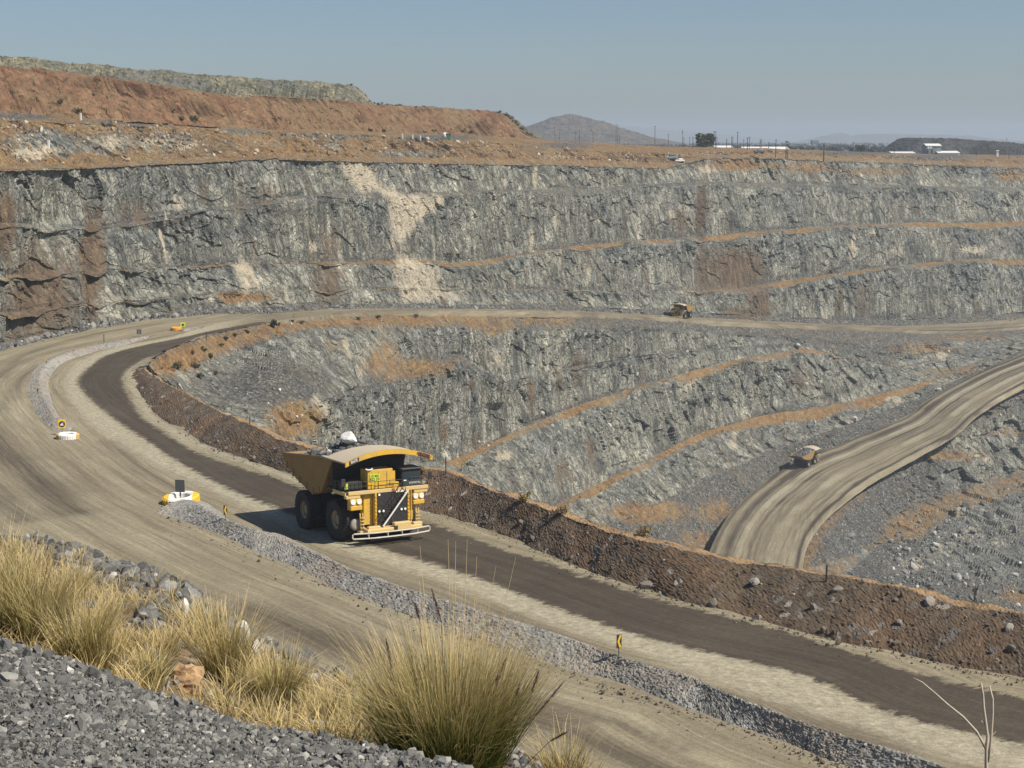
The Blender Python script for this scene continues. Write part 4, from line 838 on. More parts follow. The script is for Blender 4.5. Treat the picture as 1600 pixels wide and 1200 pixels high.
def make_truck(with_load=True):
    root = empty('haul_truck')
    # frame, axles, struts
    f = MB()
    for y in (-.85, .85): f.box((-2.5, y, 1.9), (10.6, .5, .8), None, .05)
    f.box((0.3, 0, 1.6), (1.2, 4.6, .7), None, .1); f.box((-6.1, 0, 1.75), (1.5, 3.4, 1.3), None, .3); f.box((-3, 0, 2.0), (1.0, 1.6, .7)); f.box((-8.0, 0, 2.3), (.8, 2.2, .6))
    for y in (-2.15, 2.15): f.tube([(0, y, 1.5), (0, y, 3.5)], [.32, .32], 14)
    f.box((-3.3, 2.0, 1.9), (2.2, 1.1, 1.4), None, .2); f.box((-3.3, -2.0, 1.9), (2.4, 1.1, 1.5), None, .2)
    f.tube([(-3.2, .6, 2.2), (-4.8, .6, 4.0)], .2, 12); f.tube([(-3.2, -.6, 2.2), (-4.8, -.6, 4.0)], .2, 12)
    f.build('chassis', MK, root)
    for y, s in ((-3.1, -1), (3.1, 1)): wheel(root, (0, y, 1.78), s)
    for y, s in ((-3.5, -1), (-2.2, -1), (2.2, 1), (3.5, 1)): wheel(root, (-6.1, y, 1.78), s)
    # dump tray
    t = MB(); W = 3.75
    def side(s):
        y = s * W; yi = s * (W - .18)
        o_ = [(-11.2, y, 6.5), (-11.6, y, 6.2), (-11.0, y, 5.7), (-8.2, y, 4.35), (-4.6, y, 3.5), (-2.6, y, 3.9), (-0.35, y, 6.9), (-0.2, y, 7.35), (-2.2, y, 7.3), (-6, y, 6.95)]
        t.slab(o_, (0, -s * .18, 0))
        for x in (-10.4, -8.9, -7.4, -5.9, -4.4, -3.0):
            zb = np.interp(x, [-11.6, -8.2, -4.6, -2.6], [5.6, 4.35, 3.5, 3.9]); zt_ = np.interp(x, [-11.8, -6, -2.2], [6.2, 6.75, 7.1]); t.box((x, s * (W + .03), zb + .25), (.3, .1, .6))
        t.tube([(-11.2, s * (W + .04), 6.4), (-6, s * (W + .04), 6.87), (-2.2, s * (W + .04), 7.2)], .14, 6)
    side(1); side(-1)
    fl = [(-11.6, 0, 6.2), (-11.0, 0, 5.7), (-8.2, 0, 4.35), (-4.6, 0, 3.5), (-2.6, 0, 3.9), (-0.35, 0, 6.9)]
    for a, b_ in zip(fl[:-1], fl[1:]):
        t.slab([(a[0], -W + .18, a[2]), (b_[0], -W + .18, b_[2]), (b_[0], W - .18, b_[2]), (a[0], W - .18, a[2])], (-.05, 0, .22))
    for x in np.arange(-10.6, -4.4, .62):
        zb = np.interp(x, [-11.6, -8.2, -4.6], [5.6, 4.35, 3.5]); t.box((x, 0, zb - .12), (.26, 2 * W - .5, .26))
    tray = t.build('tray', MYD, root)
    # arched canopy over the deck
    c = MB(); n = 25; WC = 4.3; xs = (-0.35, 3.75)
    def arc(u, x): return (x, u * WC, 7.38 + .86 * (1 - abs(u) ** 2.0) - (0.0 if x > 1 else .10 * (1 - u * u)))
    us = np.linspace(-1, 1, n)
    for a, b_ in zip(us[:-1], us[1:]):
        p = [arc(a, xs[0]), arc(b_, xs[0]), arc(b_, xs[1]), arc(a, xs[1])]; c.slab(p, (0, 0, .12))
    for s in (-1, 1):
        c.slab([(-.35, s * WC, 7.36), (3.75, s * WC, 7.38), (3.75, s * WC, 7.50), (-2.2, s * (WC - .4), 7.36), (-2.2, s * (WC - .4), 7.16)], (0, -s * .14, 0))
        c.slab([(-.35, s * WC, 7.4), (-.35, s * 3.6, 7.4), (-2.2, s * 3.6, 7.25), (-2.2, s * (WC - .4), 7.25)], (0, 0, .12))
    for y in (-2.4, -.8, .8, 2.4): c.box((1.7, y, arc(y / WC, 1.1)[2] - .12), (3.6, .18, .26))
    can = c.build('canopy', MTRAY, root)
    lip = MB()
    for a, b_ in zip(us[:-1], us[1:]):
        p = [Vector(arc(a, 3.76)), Vector(arc(b_, 3.76))]; lip.slab([p[0] + Vector((0, 0, .17)), p[1] + Vector((0, 0, .17)), p[1] - Vector((0, 0, .26)), p[0] - Vector((0, 0, .26))], (.16, 0, 0))
    lp = lip.build('canopy_lip', MY, root)
    for s, word in ((-1, '860E'), (1, 'KOMATSU')):
        u0, u1 = (.66, .93) if s > 0 else (.70, .92)
        plate = MB()
        for a in np.linspace(u0, u1, 5)[:-1]:
            b_ = a + (u1 - u0) / 4; p = [Vector(arc(s * a, 3.93)), Vector(arc(s * b_, 3.93))]; plate.slab([p[0] + Vector((0, 0, .13)), p[1] + Vector((0, 0, .13)), p[1] - Vector((0, 0, .22)), p[0] - Vector((0, 0, .22))], (.02, 0, 0))
        pl = plate.build('name_plate', MK, lp)
        um = s * (u0 + u1) / 2; o_ = Vector(arc(um, 3.965)) - Vector((0, 0, .045)); d_ = Vector(arc(um + .05, 3.965)) - Vector(arc(um - .05, 3.965))
        text('lettering', word, .33 if s > 0 else .36, MW if s < 0 else MRED, frame_mat(o_, d_, (0, 0, 1)), lp)
    hs = MB(); hs.slab([(-.45, -3.6, 4.4), (-.45, 3.6, 4.4), (-.3, 3.6, 7.4), (-.3, -3.6, 7.4)], (-.12, 0, 0)); hs.build('headboard', MK, root)
    # deck, fascia, fenders
    d = MB(); d.box((1.1, 0, 4.28), (2.6, 8.1, .16), None, .03)
    d.box((-1.0, -3.35, 4.28), (2.0, 1.4, .14)); d.box((-1.0, 3.35, 4.28), (2.0, 1.4, .14))
    d.build('deck', MK, root)
    fa = MB(); fa.box((2.44, 0.1, 4.25), (.14, 7.9, .34), None, .03); fa.box((1.1, -4.08, 4.2), (2.6, .1, .3)); fa.box((1.1, 4.08, 4.2), (2.6, .1, .3)); fa.box((2.2, -3.35, 3.92), (.5, 1.4, .34), None, .05); fa.box((2.2, 3.35, 3.92), (.5, 1.4, .34), None, .05)
    fas = fa.build('fascia', MCREAM, root)
    MB().box((2.53, .55, 4.25), (.03, .28, .3)).build('red_marker', MRED, fas); MB().box((2.535, 1.35, 4.06), (.05, 1.1, .12)).build('number_strip', MW, fas)
    # cabinets and exhaust house in the middle and right of the deck
    h = MB(); h.box((0.55, -.5, 5.25), (1.5, 2.5, 1.75), None, .05)
    for y in (-1.55, -.85, .0, .45): h.box((1.31, y + .2, 5.2), (.05, .06, 1.5))
    h.box((1.32, .55, 5.35), (.06, .8, 1.1)); h.box((0.9, 1.05, 4.62), (.9, .6, .5), None, .05)
    hou = h.build('control_cabinet', MY, root)
    MB().box((1.335, -1.08, 5.42), (.03, .98, .66)).build('number_plate', MLIME, hou)
    text('lettering', 'LD 860', .26, MK, frame_mat((1.36, -1.08, 5.57), (0, 1, 0), (0, 0, 1)), hou); text('lettering', 'RD 33', .36, MK, frame_mat((1.36, -1.08, 5.28), (0, 1, 0), (0, 0, 1)), hou)
    MB().tube([(1.4, -2.0, 6.27), (1.42, -1.8, 6.17), (1.42, -1.5, 6.17), (1.4, -1.3, 6.27)], .06, 8).build('strip_light', MLENS, hou)
    g = MB(); g.box((0.2, -3.0, 4.75), (1.7, 1.7, .75), None, .05); g.box((-.9, -3.3, 4.7), (.8, 1.3, .7))
    for k in range(4): g.box((1.08, -3.6 + k * .42, 4.75), (.05, .3, .5))
    g.build('grid_box', MK, root); MB().box((1.13, -3.75, 4.8), (.03, .3, .55)).build('warning_plate', MLIME, root)
    # cab on the truck's left
    cb = MB(); cb.box((0.7, 2.45, 5.15), (1.8, 1.85, 1.55), None, .06); cb.box((0.75, 2.45, 6.0), (2.1, 2.05, .14), None, .04); cb.box((1.62, 2.45, 4.68), (.06, 1.7, .5))
    cab = cb.build('cab', MCAB, root)
    MB().box((1.61, 2.45, 5.45), (.04, 1.6, .75)).build('windscreen', MGLASS, cab); MB().box((0.75, 1.515, 5.45), (1.4, .04, .75)).build('side_window', MGLASS, cab); MB().box((0.75, 3.385, 5.45), (1.4, .04, .75)).build('side_window', MGLASS, cab)
    MB().box((1.65, 1.75, 4.98), (.04, .35, .1)).build('small_plate', MW, cab); text('lettering', 'KOMATSU', .24, MW, frame_mat((1.67, 2.75, 4.72), (0, 1, 0), (0, 0, 1)), cab)
    # grille
    gr = MB(); gr.box((2.2, .42, 3.1), (.5, 3.0, 2.9))
    for k in range(26): gr.box((2.47, .42, 1.75 + k * .11), (.05, 2.9, .02))
    gr.box((2.48, .42, 3.1), (.07, .08, 2.85)); gr.box((2.48, .42, 3.0), (.07, 2.9, .06)); gri = gr.build('grille', MGR, root)
    for y, z in ((-.85, 4.35), (-.85, 2.85), (-.45, 2.85), (1.72, 2.85), (1.35, 2.85), (1.72, 4.35)): MB().lathe([(0.11, 0), (.11, .06), (.001, .07)], 12, 'x', (2.5, y, z)).build('marker_lamp', MLENS, gri)
    gs = MB()
    for y in (-1.2, 2.05): gs.box((2.3, y, 3.1), (.5, .2, 2.9), None, .03)
    gs.box((1.75, -1.75, 3.1), (.7, .9, 2.9), None, .05); gs.box((1.75, 2.45, 3.1), (.7, .6, 2.9), None, .05); gs.box((1.9, .4, 4.5), (.6, 5.0, .2))
    for k in range(8):
        for y in (-1.2, 2.05): gs.box((2.58, y, 1.9 + k * .33), (.07, .16, .1))
    gs.tube([(2.6, 2.28, 1.6), (2.6, 2.28, 4.5)], .06, 8); gs.build('grille_frame', MY, root)
    # stairway across the grille
    st = MB(); a, b_ = Vector((2.62, -.75, 1.6)), Vector((2.62, 1.75, 4.6))
    for dx in (0, .42): st.tube([a + Vector((dx, 0, 0)), b_ + Vector((dx, 0, 0))], .06, 6)
    for k in range(12): q = a.lerp(b_, (k + .5) / 12); st.box(q + Vector((.2, 0, 0)), (.42, .2, .05))
    up = Vector((.21, -.35, .9))
    st.tube([a + up, b_ + up], .035, 6); st.tube([a + up * .5, b_ + up * .5], .03, 6)
    for k in range(5): q = a.lerp(b_, k / 4); st.tube([q, q + up], .03, 6)
    stw = st.build('stairway', MK, root)
    MB().tube([Vector((3.08, -.75, 1.6)), Vector((3.08, 1.75, 4.6))], .075, 8).build('stair_stringer', MW, stw)
    # headlight clusters
    for s in (-1, 1):
        y = s * 3.1; hc = MB(); hc.box((2.35, y, 3.35), (.45, 1.15, .4), None, .05); hc.box((2.3, y, 3.85), (.25, 1.15, .6), None, .03)
        hc.box((2.05, y, 3.7), (.3, 1.2, 1.1), None, .05); hl = hc.build('headlight_housing', MY, root)
        for k in (-.3, .3): MB().lathe([(.23, 0), (.23, .12), (.17, .13), (.001, .10)], 16, 'x', (2.42, y + k, 3.9)).build('headlight', MLENS, hl)
    # front fender struts, bumper platform
    p = MB(); p.box((2.75, .2, 1.38), (1.0, 5.4, .32), None, .06); p.box((3.0, 1.0, 1.68), (.5, 1.7, .5), None, .06); p.box((2.85, -1.7, 1.62), (.4, 1.2, .25), None, .05); p.box((2.85, 2.6, 1.6), (.5, .9, .28), None, .05); p.box((2.3, .2, 1.2), (.6, 6.2, .25))
    for y in (-2.7, -2.45, 2.75, 3.0): p.tube([(2.35, y, 1.4), (2.25, y * 1.02, 2.9)], .07, 6)
    for k in range(4): p.box((2.45, -2.55, 1.6 + k * .3), (.12, .4, .05)); p.box((2.45, 2.9, 1.6 + k * .3), (.12, .4, .05))
    p.build('bumper_platform', MCREAM, root)
    MB().box((3.29, .3, 1.5), (.1, .3, .34)).build('tow_hook', MK, root)
    q = MB(); q.lathe([(.001, -.3), (.5, -.28), (.56, .1), (.46, .22), (.2, .24), (.001, .2)], 20, 'x', (1.2, -2.55, 1.62)); q.build('air_tank', MSTEEL, root, True)
    # white pipe rail in front of the bumper
    r = MB(); zt, zb = 1.25, .80
    pl_ = [(3.0, -3.7), (3.42, -2.0), (3.5, 0), (3.42, 2.0), (3.0, 3.7)]
    r.tube([(x, y, zt) for x, y in pl_], .07, 8); r.tube([(x, y, zb) for x, y in pl_], .07, 8)
    for x, y in (pl_[0], pl_[-1]): s = 1 if y > 0 else -1; r.tube([(x, y, zt), (x - .03, y + s * .12, zt - .08), (x - .03, y + s * .12, zb + .08), (x, y, zb)], .07, 8)
    for x, y in ((3.3, -2.4), (3.48, -.6), (3.48, .8), (3.28, 2.45)): r.tube([(x, y, zb), (x, y, zt)], .045, 6); r.tube([(x, y, 1.0), (2.7, y, 1.3)], .05, 6)
    r.build('bumper_rail', MRAIL, root)
    # deck handrails and mirrors
    hr = MB()
    def rail(pts, hgt=1.0):
        pts = [Vector(k) for k in pts]
        for z in (hgt, hgt * .52): hr.tube([k + Vector((0, 0, z)) for k in pts], .028, 6)
        for a_, b2_ in zip(pts[:-1], pts[1:]):
            m_ = max(1, int((b2_ - a_).length / 1.1))
            for k in range(m_ + 1): o_ = a_.lerp(b2_, k / m_); hr.tube([o_, o_ + Vector((0, 0, hgt))], .028, 6)
    rail([(-1.2, -4.05, 4.36), (2.4, -4.05, 4.36), (2.4, -1.2, 4.36)], .85); rail([(2.4, -.9, 4.36), (2.4, 1.45, 4.36)], .75); rail([(2.4, 2.3, 4.36), (2.4, 4.0, 4.36), (.2, 4.05, 4.36)], .85)
    hdr = hr.build('handrail', MK, root)
    for y in (-4.1, 4.1):
        m_ = MB(); m_.tube([(2.3, y, 4.4), (2.4, y * 1.04, 5.2)], .035, 6); m_.box((2.42, y * 1.05, 5.25), (.08, .4, .7), None, .03); m_.build('mirror', MK, root)
    for o in COL.objects:
        q = o
        while q.parent and q.parent != root: q = q.parent
        if q.parent == root and q.name.split('.')[0] in ('deck', 'fascia', 'control_cabinet', 'grid_box', 'warning_plate', 'cab', 'handrail', 'mirror') and o.type == 'MESH': o.data.transform(Matrix.Translation((1.7 if q.name.split('.')[0] in ('control_cabinet', 'cab', 'grid_box', 'warning_plate') else .95, 0, .42)))
        elif q.parent == root and o.type == 'MESH' and q.name.split('.')[0] in ('grille', 'grille_frame', 'stairway', 'stair_stringer', 'headlight_housing', 'air_tank'): o.data.transform(Matrix.Translation((.95, 0, 0)))
        elif q.parent == root and o.type == 'MESH' and q.name.split('.')[0] in ('bumper_platform', 'bumper_rail', 'tow_hook'): o.data.transform(Matrix.Translation((1.2, 0, -.05)))
    return root
# ------------------------------------------------------------ put the trucks on their roads
def reg():
    ALLCH.clear()
    for o in COL.objects:
        if o.parent: ALLCH.setdefault(o.parent.name, []).append(o)
def rock_mesh(seed, sub=2, jag=.35, flat=.8):
    import bmesh
    bm = bmesh.new(); bmesh.ops.create_icosphere(bm, subdivisions=sub, radius=1.0); rg = random.Random(seed)
    pl = [(Vector((rg.uniform(-1, 1), rg.uniform(-1, 1), rg.uniform(-1, 1))).normalized(), rg.uniform(.45, .85)) for _ in range(9)]
    for v in bm.verts:
        for n, d in pl:
            e = v.co.dot(n) - d
            if e > 0: v.co -= n * e
        v.co *= 1 + rg.uniform(-jag, jag) * .12
    V = [v.co.copy() for v in bm.verts]; Fc = [[v.index for v in f.verts] for f in bm.faces]; bm.free()
    return np.array([(v.x, v.y, v.z * flat) for v in V]), np.array(Fc)
ROCKS = [rock_mesh(s, 2) for s in range(8)]; PEB = [rock_mesh(20 + s, 1, .5, .6) for s in range(8)]
def scatter(name, P, S, lib, mat, seed=0, lift=.2, kind=None, flat=1.0):
    """many stones as one mesh; P positions, S sizes"""
    rg = np.random.default_rng(seed); VV_, FF_, off = [], [], 0; tint = []
    for lb in range(len(lib)):
        idx = np.arange(lb, len(P), len(lib))
        if not len(idx): continue
        v, f_ = lib[lb]; n = len(idx)
        q = rg.normal(size=(n, 4)); q /= np.linalg.norm(q, axis=1)[:, None]; w_, x_, y_, z_ = q.T
        R_ = np.stack([1 - 2 * (y_ * y_ + z_ * z_), 2 * (x_ * y_ - z_ * w_), 2 * (x_ * z_ + y_ * w_), 2 * (x_ * y_ + z_ * w_), 1 - 2 * (x_ * x_ + z_ * z_), 2 * (y_ * z_ - x_ * w_), 2 * (x_ * z_ - y_ * w_), 2 * (y_ * z_ + x_ * w_), 1 - 2 * (x_ * x_ + y_ * y_)], 1).reshape(n, 3, 3)
        st = rg.uniform(.7, 1.3, (n, 1, 3)); vv_ = np.einsum('nij,nkj->nki', R_, v[None] * st) * S[idx][:, None, None]
        vv_[..., 2] *= flat; vv_ += P[idx][:, None, :]; vv_[..., 2] += lift * S[idx][:, None]
        VV_.append(vv_.reshape(-1, 3)); FF_.append((f_[None] + (np.arange(n) * len(v))[:, None, None] + off).reshape(-1, 3)); off += n * len(v)
        tint.append(np.repeat(rg.random(n), len(v)))
    o = mesh_np(name, np.concatenate(VV_), np.concatenate(FF_), mat, False, kind); set_attr(o, 'tint', np.concatenate(tint)); return o
def mat_stone(name, stops, vein=(0.4, 0.39, 0.36)):
    m, nt, b = newmat(name); T = NT(nt); t = T.attr('tint').outputs['Fac']; p = T.n('ShaderNodeTexCoord').outputs['Object']
    c = T.ramp(t, stops); c = T.mix(.6, c, T.ramp(T.noise(p, 9.0, 4, .7), [(.3, .6), (.5, 1.0), (.7, 1.45)]), 'MULTIPLY')
    c = T.mix(T.ramp(T.noise(p, 2.5, 3, .7), [(.62, 0), (.7, .6)]), c, vein)
    T.l(c, b.inputs['Base Color']); b.inputs['Roughness'].default_value = .85; T.bump(T.noise(p, 25., 3, .7), .5, .02, b); return m
MSTONE = mat_stone('broken_stone', [(0, (0.07, 0.07, 0.068)), (.5, (0.125, 0.126, 0.12)), (.85, (0.19, 0.187, 0.172)), (.97, (0.28, 0.272, 0.245)), (1, (0.5, 0.48, 0.44))])
MBERMS = mat_stone('berm_stone', [(0, (0.085, 0.068, 0.053)), (.5, (0.13, 0.104, 0.08)), (.8, (0.165, 0.14, 0.115)), (.96, (0.20, 0.18, 0.155)), (1, (0.36, 0.33, 0.29))])
MPIT = mat_stone('pit_stone', [(0, (0.09, 0.09, 0.085)), (.5, (0.19, 0.188, 0.175)), (.85, (0.30, 0.295, 0.265)), (1, (0.58, 0.56, 0.50))])
MWHITE = mat_stone('white_stone', [(0, (0.50, 0.50, 0.48)), (1, (0.70, 0.69, 0.66))], (0.6, 0.58, 0.54))
def ore_load(loc, rz, label, big):
    rg = np.random.default_rng(5); n = 420; x = rg.uniform(-10.6, -.8, n); y = rg.uniform(-3.3, 3.3, n)
    top = np.clip(7.45 + 1.45 * np.exp(-((x + 3.0) / 2.5) ** 2 - (y / 2.3) ** 2) - .9 * np.clip((-x - 5) / 5, 0, 1) - .3 * (np.abs(y) / 3.3) ** 2, 5.7, 9); s = rg.lognormal(-1.35, .4, n)
    P = np.stack([x, y, top - s * .6], 1)
    for bx, by, bz, bs in ((-5.9, -3.0, 6.95, .62), (-4.9, -3.15, 7.1, .8), (-3.9, -3.0, 7.25, .7), (-3.0, -2.9, 7.35, .55), (-6.8, -2.9, 6.85, .45), (-4.2, -1.9, 7.7, .7), (-2.8, 1.5, 7.8, .6)): P = np.vstack([P, [bx, by, bz]]); s = np.append(s, bs)
    o = scatter('rock_load', P, s, ROCKS, MSTONE, 6, 0.0)
    q = MB(); gx_ = np.linspace(-11, -.5, 24); gy_ = np.linspace(-3.5, 3.5, 14); V = [(a, b_, 6.95 - .9 * min(1, max(0, (-a - 5) / 5)) + 1.4 * math.exp(-((a + 3.0) / 2.5) ** 2 - (b_ / 2.4) ** 2)) for a in gx_ for b_ in gy_]
    hp_ = mesh_np('rock_heap_core', V, grid_faces(24, 14), MSTONE, False, None, o); set_attr(hp_, 'tint', np.full(len(V), .2))
    o.location = loc; o.rotation_euler = rz; tag(o, label, 'rock load', None, 'stuff'); o.scale = (1.06,) * 3
    if big:
        v, f_ = ROCKS[3]; b_ = mesh_np('white_boulder', v * np.array([.95, .85, .85]), f_, MWHITE); set_attr(b_, 'tint', np.full(len(v), .7))
        M = Matrix.Translation(loc) @ rz.to_matrix().to_4x4(); b_.location = M @ (Vector((-1.9, -1.2, 8.85)) * 1.06); tag(b_, 'large white boulder on top of the rocks in the near yellow truck', 'boulder')
HEAD = math.radians(31)
fw = PR(np.array(522.), np.array(843.5)); hx_, hy_ = math.sin(HEAD), -math.cos(HEAD)
# left of the truck = (-hy, hx); the contact point is the outer right front tyre, 3.7 m to the truck's right
o1 = Vector((fw[0] + 3.92 * (-hy_), fw[1] + 3.92 * hx_, 0)); rz1 = math.atan2(hy_, hx_)
def seat(x, y, hx, hy):
    # lie on the sloping road: orientation from the road level along and across the truck
    z = lambda a, b_: float(zr(y + a * hy + b_ * hx))
    X_ = Vector((hx * 6.1, hy * 6.1, z(0, 0) - z(-6.1, 0))).normalized(); Y_ = Vector((-hy * 7.4, hx * 7.4, z(-3, 3.7) - z(-3, -3.7))).normalized(); Z_ = X_.cross(Y_).normalized(); Y_ = Z_.cross(X_)
    return Matrix((X_, Y_, Z_)).transposed().to_euler(), Vector((x, y, z(0, 0) + .03))
rot1, o1 = seat(o1.x, o1.y, hx_, hy_)
truck = make_truck(); truck.location = o1; truck.rotation_euler = rot1; truck.scale = (1.06,) * 3
tag(truck, 'large yellow dump truck with a full tray, nearest truck, driving toward the viewer', 'dump truck', 'haul trucks in the pit')
ore_load(o1, rot1, 'grey broken rock heaped in the tray of the near yellow truck', True)
reg()
up = PY(np.array(1066.), np.array(497.), np.array(742.)); up[2] = down(bpy.data.objects['upper_haul_road'], up[0], up[1]).z if down(bpy.data.objects['upper_haul_road'], up[0], up[1]) else up[2]
tr2 = copy_tree(truck); th2 = math.radians(240); tr2.scale = (.86,) * 3; tr2.location = up; tr2.rotation_euler = (0, 0, th2); tr2.location = Vector(up) + Vector((math.cos(th2), math.sin(th2), 0)) * 3.0
tag(tr2, 'tiny distant yellow dump truck on the upper road at the foot of the high wall', 'dump truck', 'haul trucks in the pit')
rp = hit(bpy.data.objects['lower_ramp'], 1258, 727)
tr3 = copy_tree(truck); d3 = Vector(PZ(np.array(1330.), np.array(700.), np.array(-144.))) - Vector(PZ(np.array(1240.), np.array(738.), np.array(-148.4))); th3 = math.atan2(d3.y, d3.x)
tr3.rotation_euler = (0, -math.asin(d3.normalized().z), th3); tr3.scale = (.92,) * 3; tr3.location = rp + Vector((math.cos(th3), math.sin(th3), 0)) * 3.5 + Vector((0, 0, .35))
tag(tr3, 'distant yellow dump truck with loaded tray climbing the lower ramp, seen from behind', 'dump truck', 'haul trucks in the pit')
ore_load(tr3.location, tr3.rotation_euler, 'grey rock heaped in the tray of the truck on the lower ramp', False)
for o in COL.objects:
    if o.name.startswith('rock_load') and (o.location - tr3.location).length < 1: o.scale = tr3.scale
# ------------------------------------------------------------ tyres, signs, markers
HR = bpy.data.objects['haul_road']
def at(x, y, dz=0.0): return Vector(PR(np.array(float(x)), np.array(float(y)), dz))
MTW = None
def mat_split(name, a, b_, thrx):
    """two paints on one tyre, split along its local x"""
    m, nt, b = newmat(name); T = NT(nt); tc = T.n('ShaderNodeTexCoord').outputs['Object']; s = T.n('ShaderNodeSeparateXYZ'); T.l(tc, s.inputs[0])
    n = T.noise(tc, 3.0, 4, .7); ax = T.math('ABSOLUTE', s.outputs[0])
    c = T.mix(T.math('GREATER_THAN', ax, thrx), a, b_); c = T.mix(T.ramp(n, [(.5, 0), (.75, .6)]), c, (.35, .31, .26))
    T.l(c, b.inputs['Base Color']); b.inputs['Roughness'].default_value = .6; return m
def lying_tyre(loc, R_, h_, mat, rz, tilt, label):
    q = MB(); q.lathe([(R_ * .52, .08 * h_), (R_ * .62, 0), (R_ * .93, .04 * h_), (R_, .16 * h_), (R_, .84 * h_), (R_ * .93, .96 * h_), (R_ * .62, h_), (R_ * .52, .92 * h_), (R_ * .50, .5 * h_), (R_ * .52, .08 * h_)], 40, 'z')
    for k in range(30):
        a = 2 * math.pi * k / 30; rt = Matrix.Rotation(a, 3, 'Z')
        for z in (.3, .7): q.box(rt @ Vector((R_, 0, z * h_)), (.09, R_ * .1, .34 * h_), rt)
    t = q.build('painted_tyre', mat); t.location = loc; t.rotation_euler = (tilt[0], tilt[1], rz); tag(t, label, 'tyre', 'painted tyres marking the road'); return t
WY = mat_split('white_yellow_paint', (0.80, 0.79, 0.75), (0.80, 0.50, 0.02), 1.25); WO = mat_split('white_tan_paint', (0.82, 0.81, 0.78), (0.62, 0.42, 0.16), 1.12); OO = mat_split('orange_paint_tyre', (0.78, 0.38, 0.02), (0.55, 0.30, 0.06), 1.0)
lying_tyre(at(281, 789) + Vector((0, .9, -.25)), 1.95, 1.15, WY, .15, (.05, -.06), 'big half-buried tyre painted white with yellow ends, at the near tip of the long windrow')
lying_tyre(at(104, 686) + Vector((0, .6, -.15)), 1.5, .85, WO, .2, (0, .03), 'white tyre lying below the square yellow sign with the black disc at left')
lying_tyre(at(275, 517) + Vector((0, .4, 0)), 1.25, .85, OO, .3, (0, 0), 'small orange tyre far away on the outside of the bend')
def board(name, loc, w_, h_, z0, rz, face, back, label, cat_, marks=(), post=.06):
    r = empty(name, loc, rz); p = MB().box((0, 0, h_ / 2 + z0 / 2), (post, post, z0 + h_)).build('post', MWOOD, r)
    q = MB().box((0, -.06, z0 + h_ / 2), (w_, .04, h_), None, .01).build('panel', face, r)
    for k, mk in enumerate(marks): mk(r, q)
    tag(r, label, cat_); return r
def disc(x, z, R_, y, n=28): return MB().slab([(x + R_ * math.cos(2 * math.pi * k / n), y, z + R_ * math.sin(2 * math.pi * k / n)) for k in range(n)], (0, -.012, 0))
def truck_mark(r, q):
    # black disc with a pale outline of a tipping truck
    disc(0, 1.55, .42, -.082).build('black_disc', MK, q)
    MB().slab([(-.22, -.096, 1.36), (.2, -.096, 1.36), (.2, -.096, 1.5), (.06, -.096, 1.52), (.24, -.096, 1.82), (.05, -.096, 1.68), (-.06, -.096, 1.7), (-.08, -.096, 1.58), (-.24, -.096, 1.56)], (0, -.012, 0)).build('truck_symbol', MW, q)
def panel_frame(r, q):
    MB().box((0, -.03, 1.35), (.14, .08, 1.7)).build('back_channel', MK, r); MB().box((0, -.035, 1.42), (1.1, .05, .05)).build('back_rail', MK, r)
board('mine_sign', at(97.5, 680), 1.0, 1.25, .95, .25, MYEL, MLG, 'square yellow sign with a black disc, standing in the white tyre at left', 'sign', (truck_mark,))
board('sign_board', at(279.5, 788) + Vector((0, .9, .2)), 1.05, 1.35, .95, -.12, MLG, MLG, 'dark sign board seen from behind, standing in the white and yellow tyre', 'sign', (panel_frame,))
def dot(r, q): disc(0, 1.25, .28, -.082).build('black_disc', MK, q)
MLIME2 = paint('lime_sign', (0.60, 0.70, 0.05), .4, (.4, .4, .1), .15)
board('warning_sign', at(286, 516), 1.05, 1.05, .8, .2, MLIME2, MLG, 'small lime-yellow warning sign with a black dot beside the orange tyre', 'sign', (dot,))
def mid_(r, q): MB().box((0, -.085, 1.0), (.12, .03, 1.3)).build('back_channel', MSTEEL, q)
board('road_sign', at(217.5, 526), 1.0, 1.1, .55, .2, MLG, MLG, 'small dark sign seen from behind at the far end of the curved windrow', 'sign', (mid_,))
def chevron(loc, h_, label, rz):
    r = empty('chevron_marker', loc, rz); MB().box((0, .03, h_ * .5), (.05, .05, h_)).build('post', MWOOD, r)
    w_ = .36; z0 = h_ - .95; pl_ = MB().box((0, 0, z0 + .47), (w_, .025, .95)).build('plate', MK, r)
    for zz in (z0 + .47,):
        a = w_ * .46; MB().slab([(a, -.014, zz + .42), (a * .2, -.014, zz + .45), (-a * .75, -.014, zz), (a * .2, -.014, zz - .45), (a, -.014, zz - .42), (0.02, -.014, zz)], (0, -.012, 0)).build('chevron', MYEL, pl_)
    tag(r, label, 'road marker', 'chevron markers on the windrow'); return r
chevron(at(352.5, 812, .92), 1.45, 'yellow and black chevron marker on the windrow, to the left of the big truck', .3)
chevron(at(967, 1026, 1.12), 1.55, 'yellow and black chevron marker nearest the viewer, on the long windrow', .3)
def marker(x, y, h_, label, mat=MWOOD, w_=.09, cap=None, dz=0.0, base=None, grp='marker posts along the road'):
    o_ = Vector(base) if base is not None else at(x, y, dz)
    q = MB().tube([o_ * 0 + Vector((0, 0, -.3)), Vector((.02, 0, h_))], w_, 6); p = q.build('marker_post', mat); p.location = o_
    if cap: MB().box((0, -w_, h_ - .15), (w_ * 3, .03, .3)).build('reflector', cap, p)
    tag(p, label, 'post', grp)
BERM = bpy.data.objects['safety_berm']
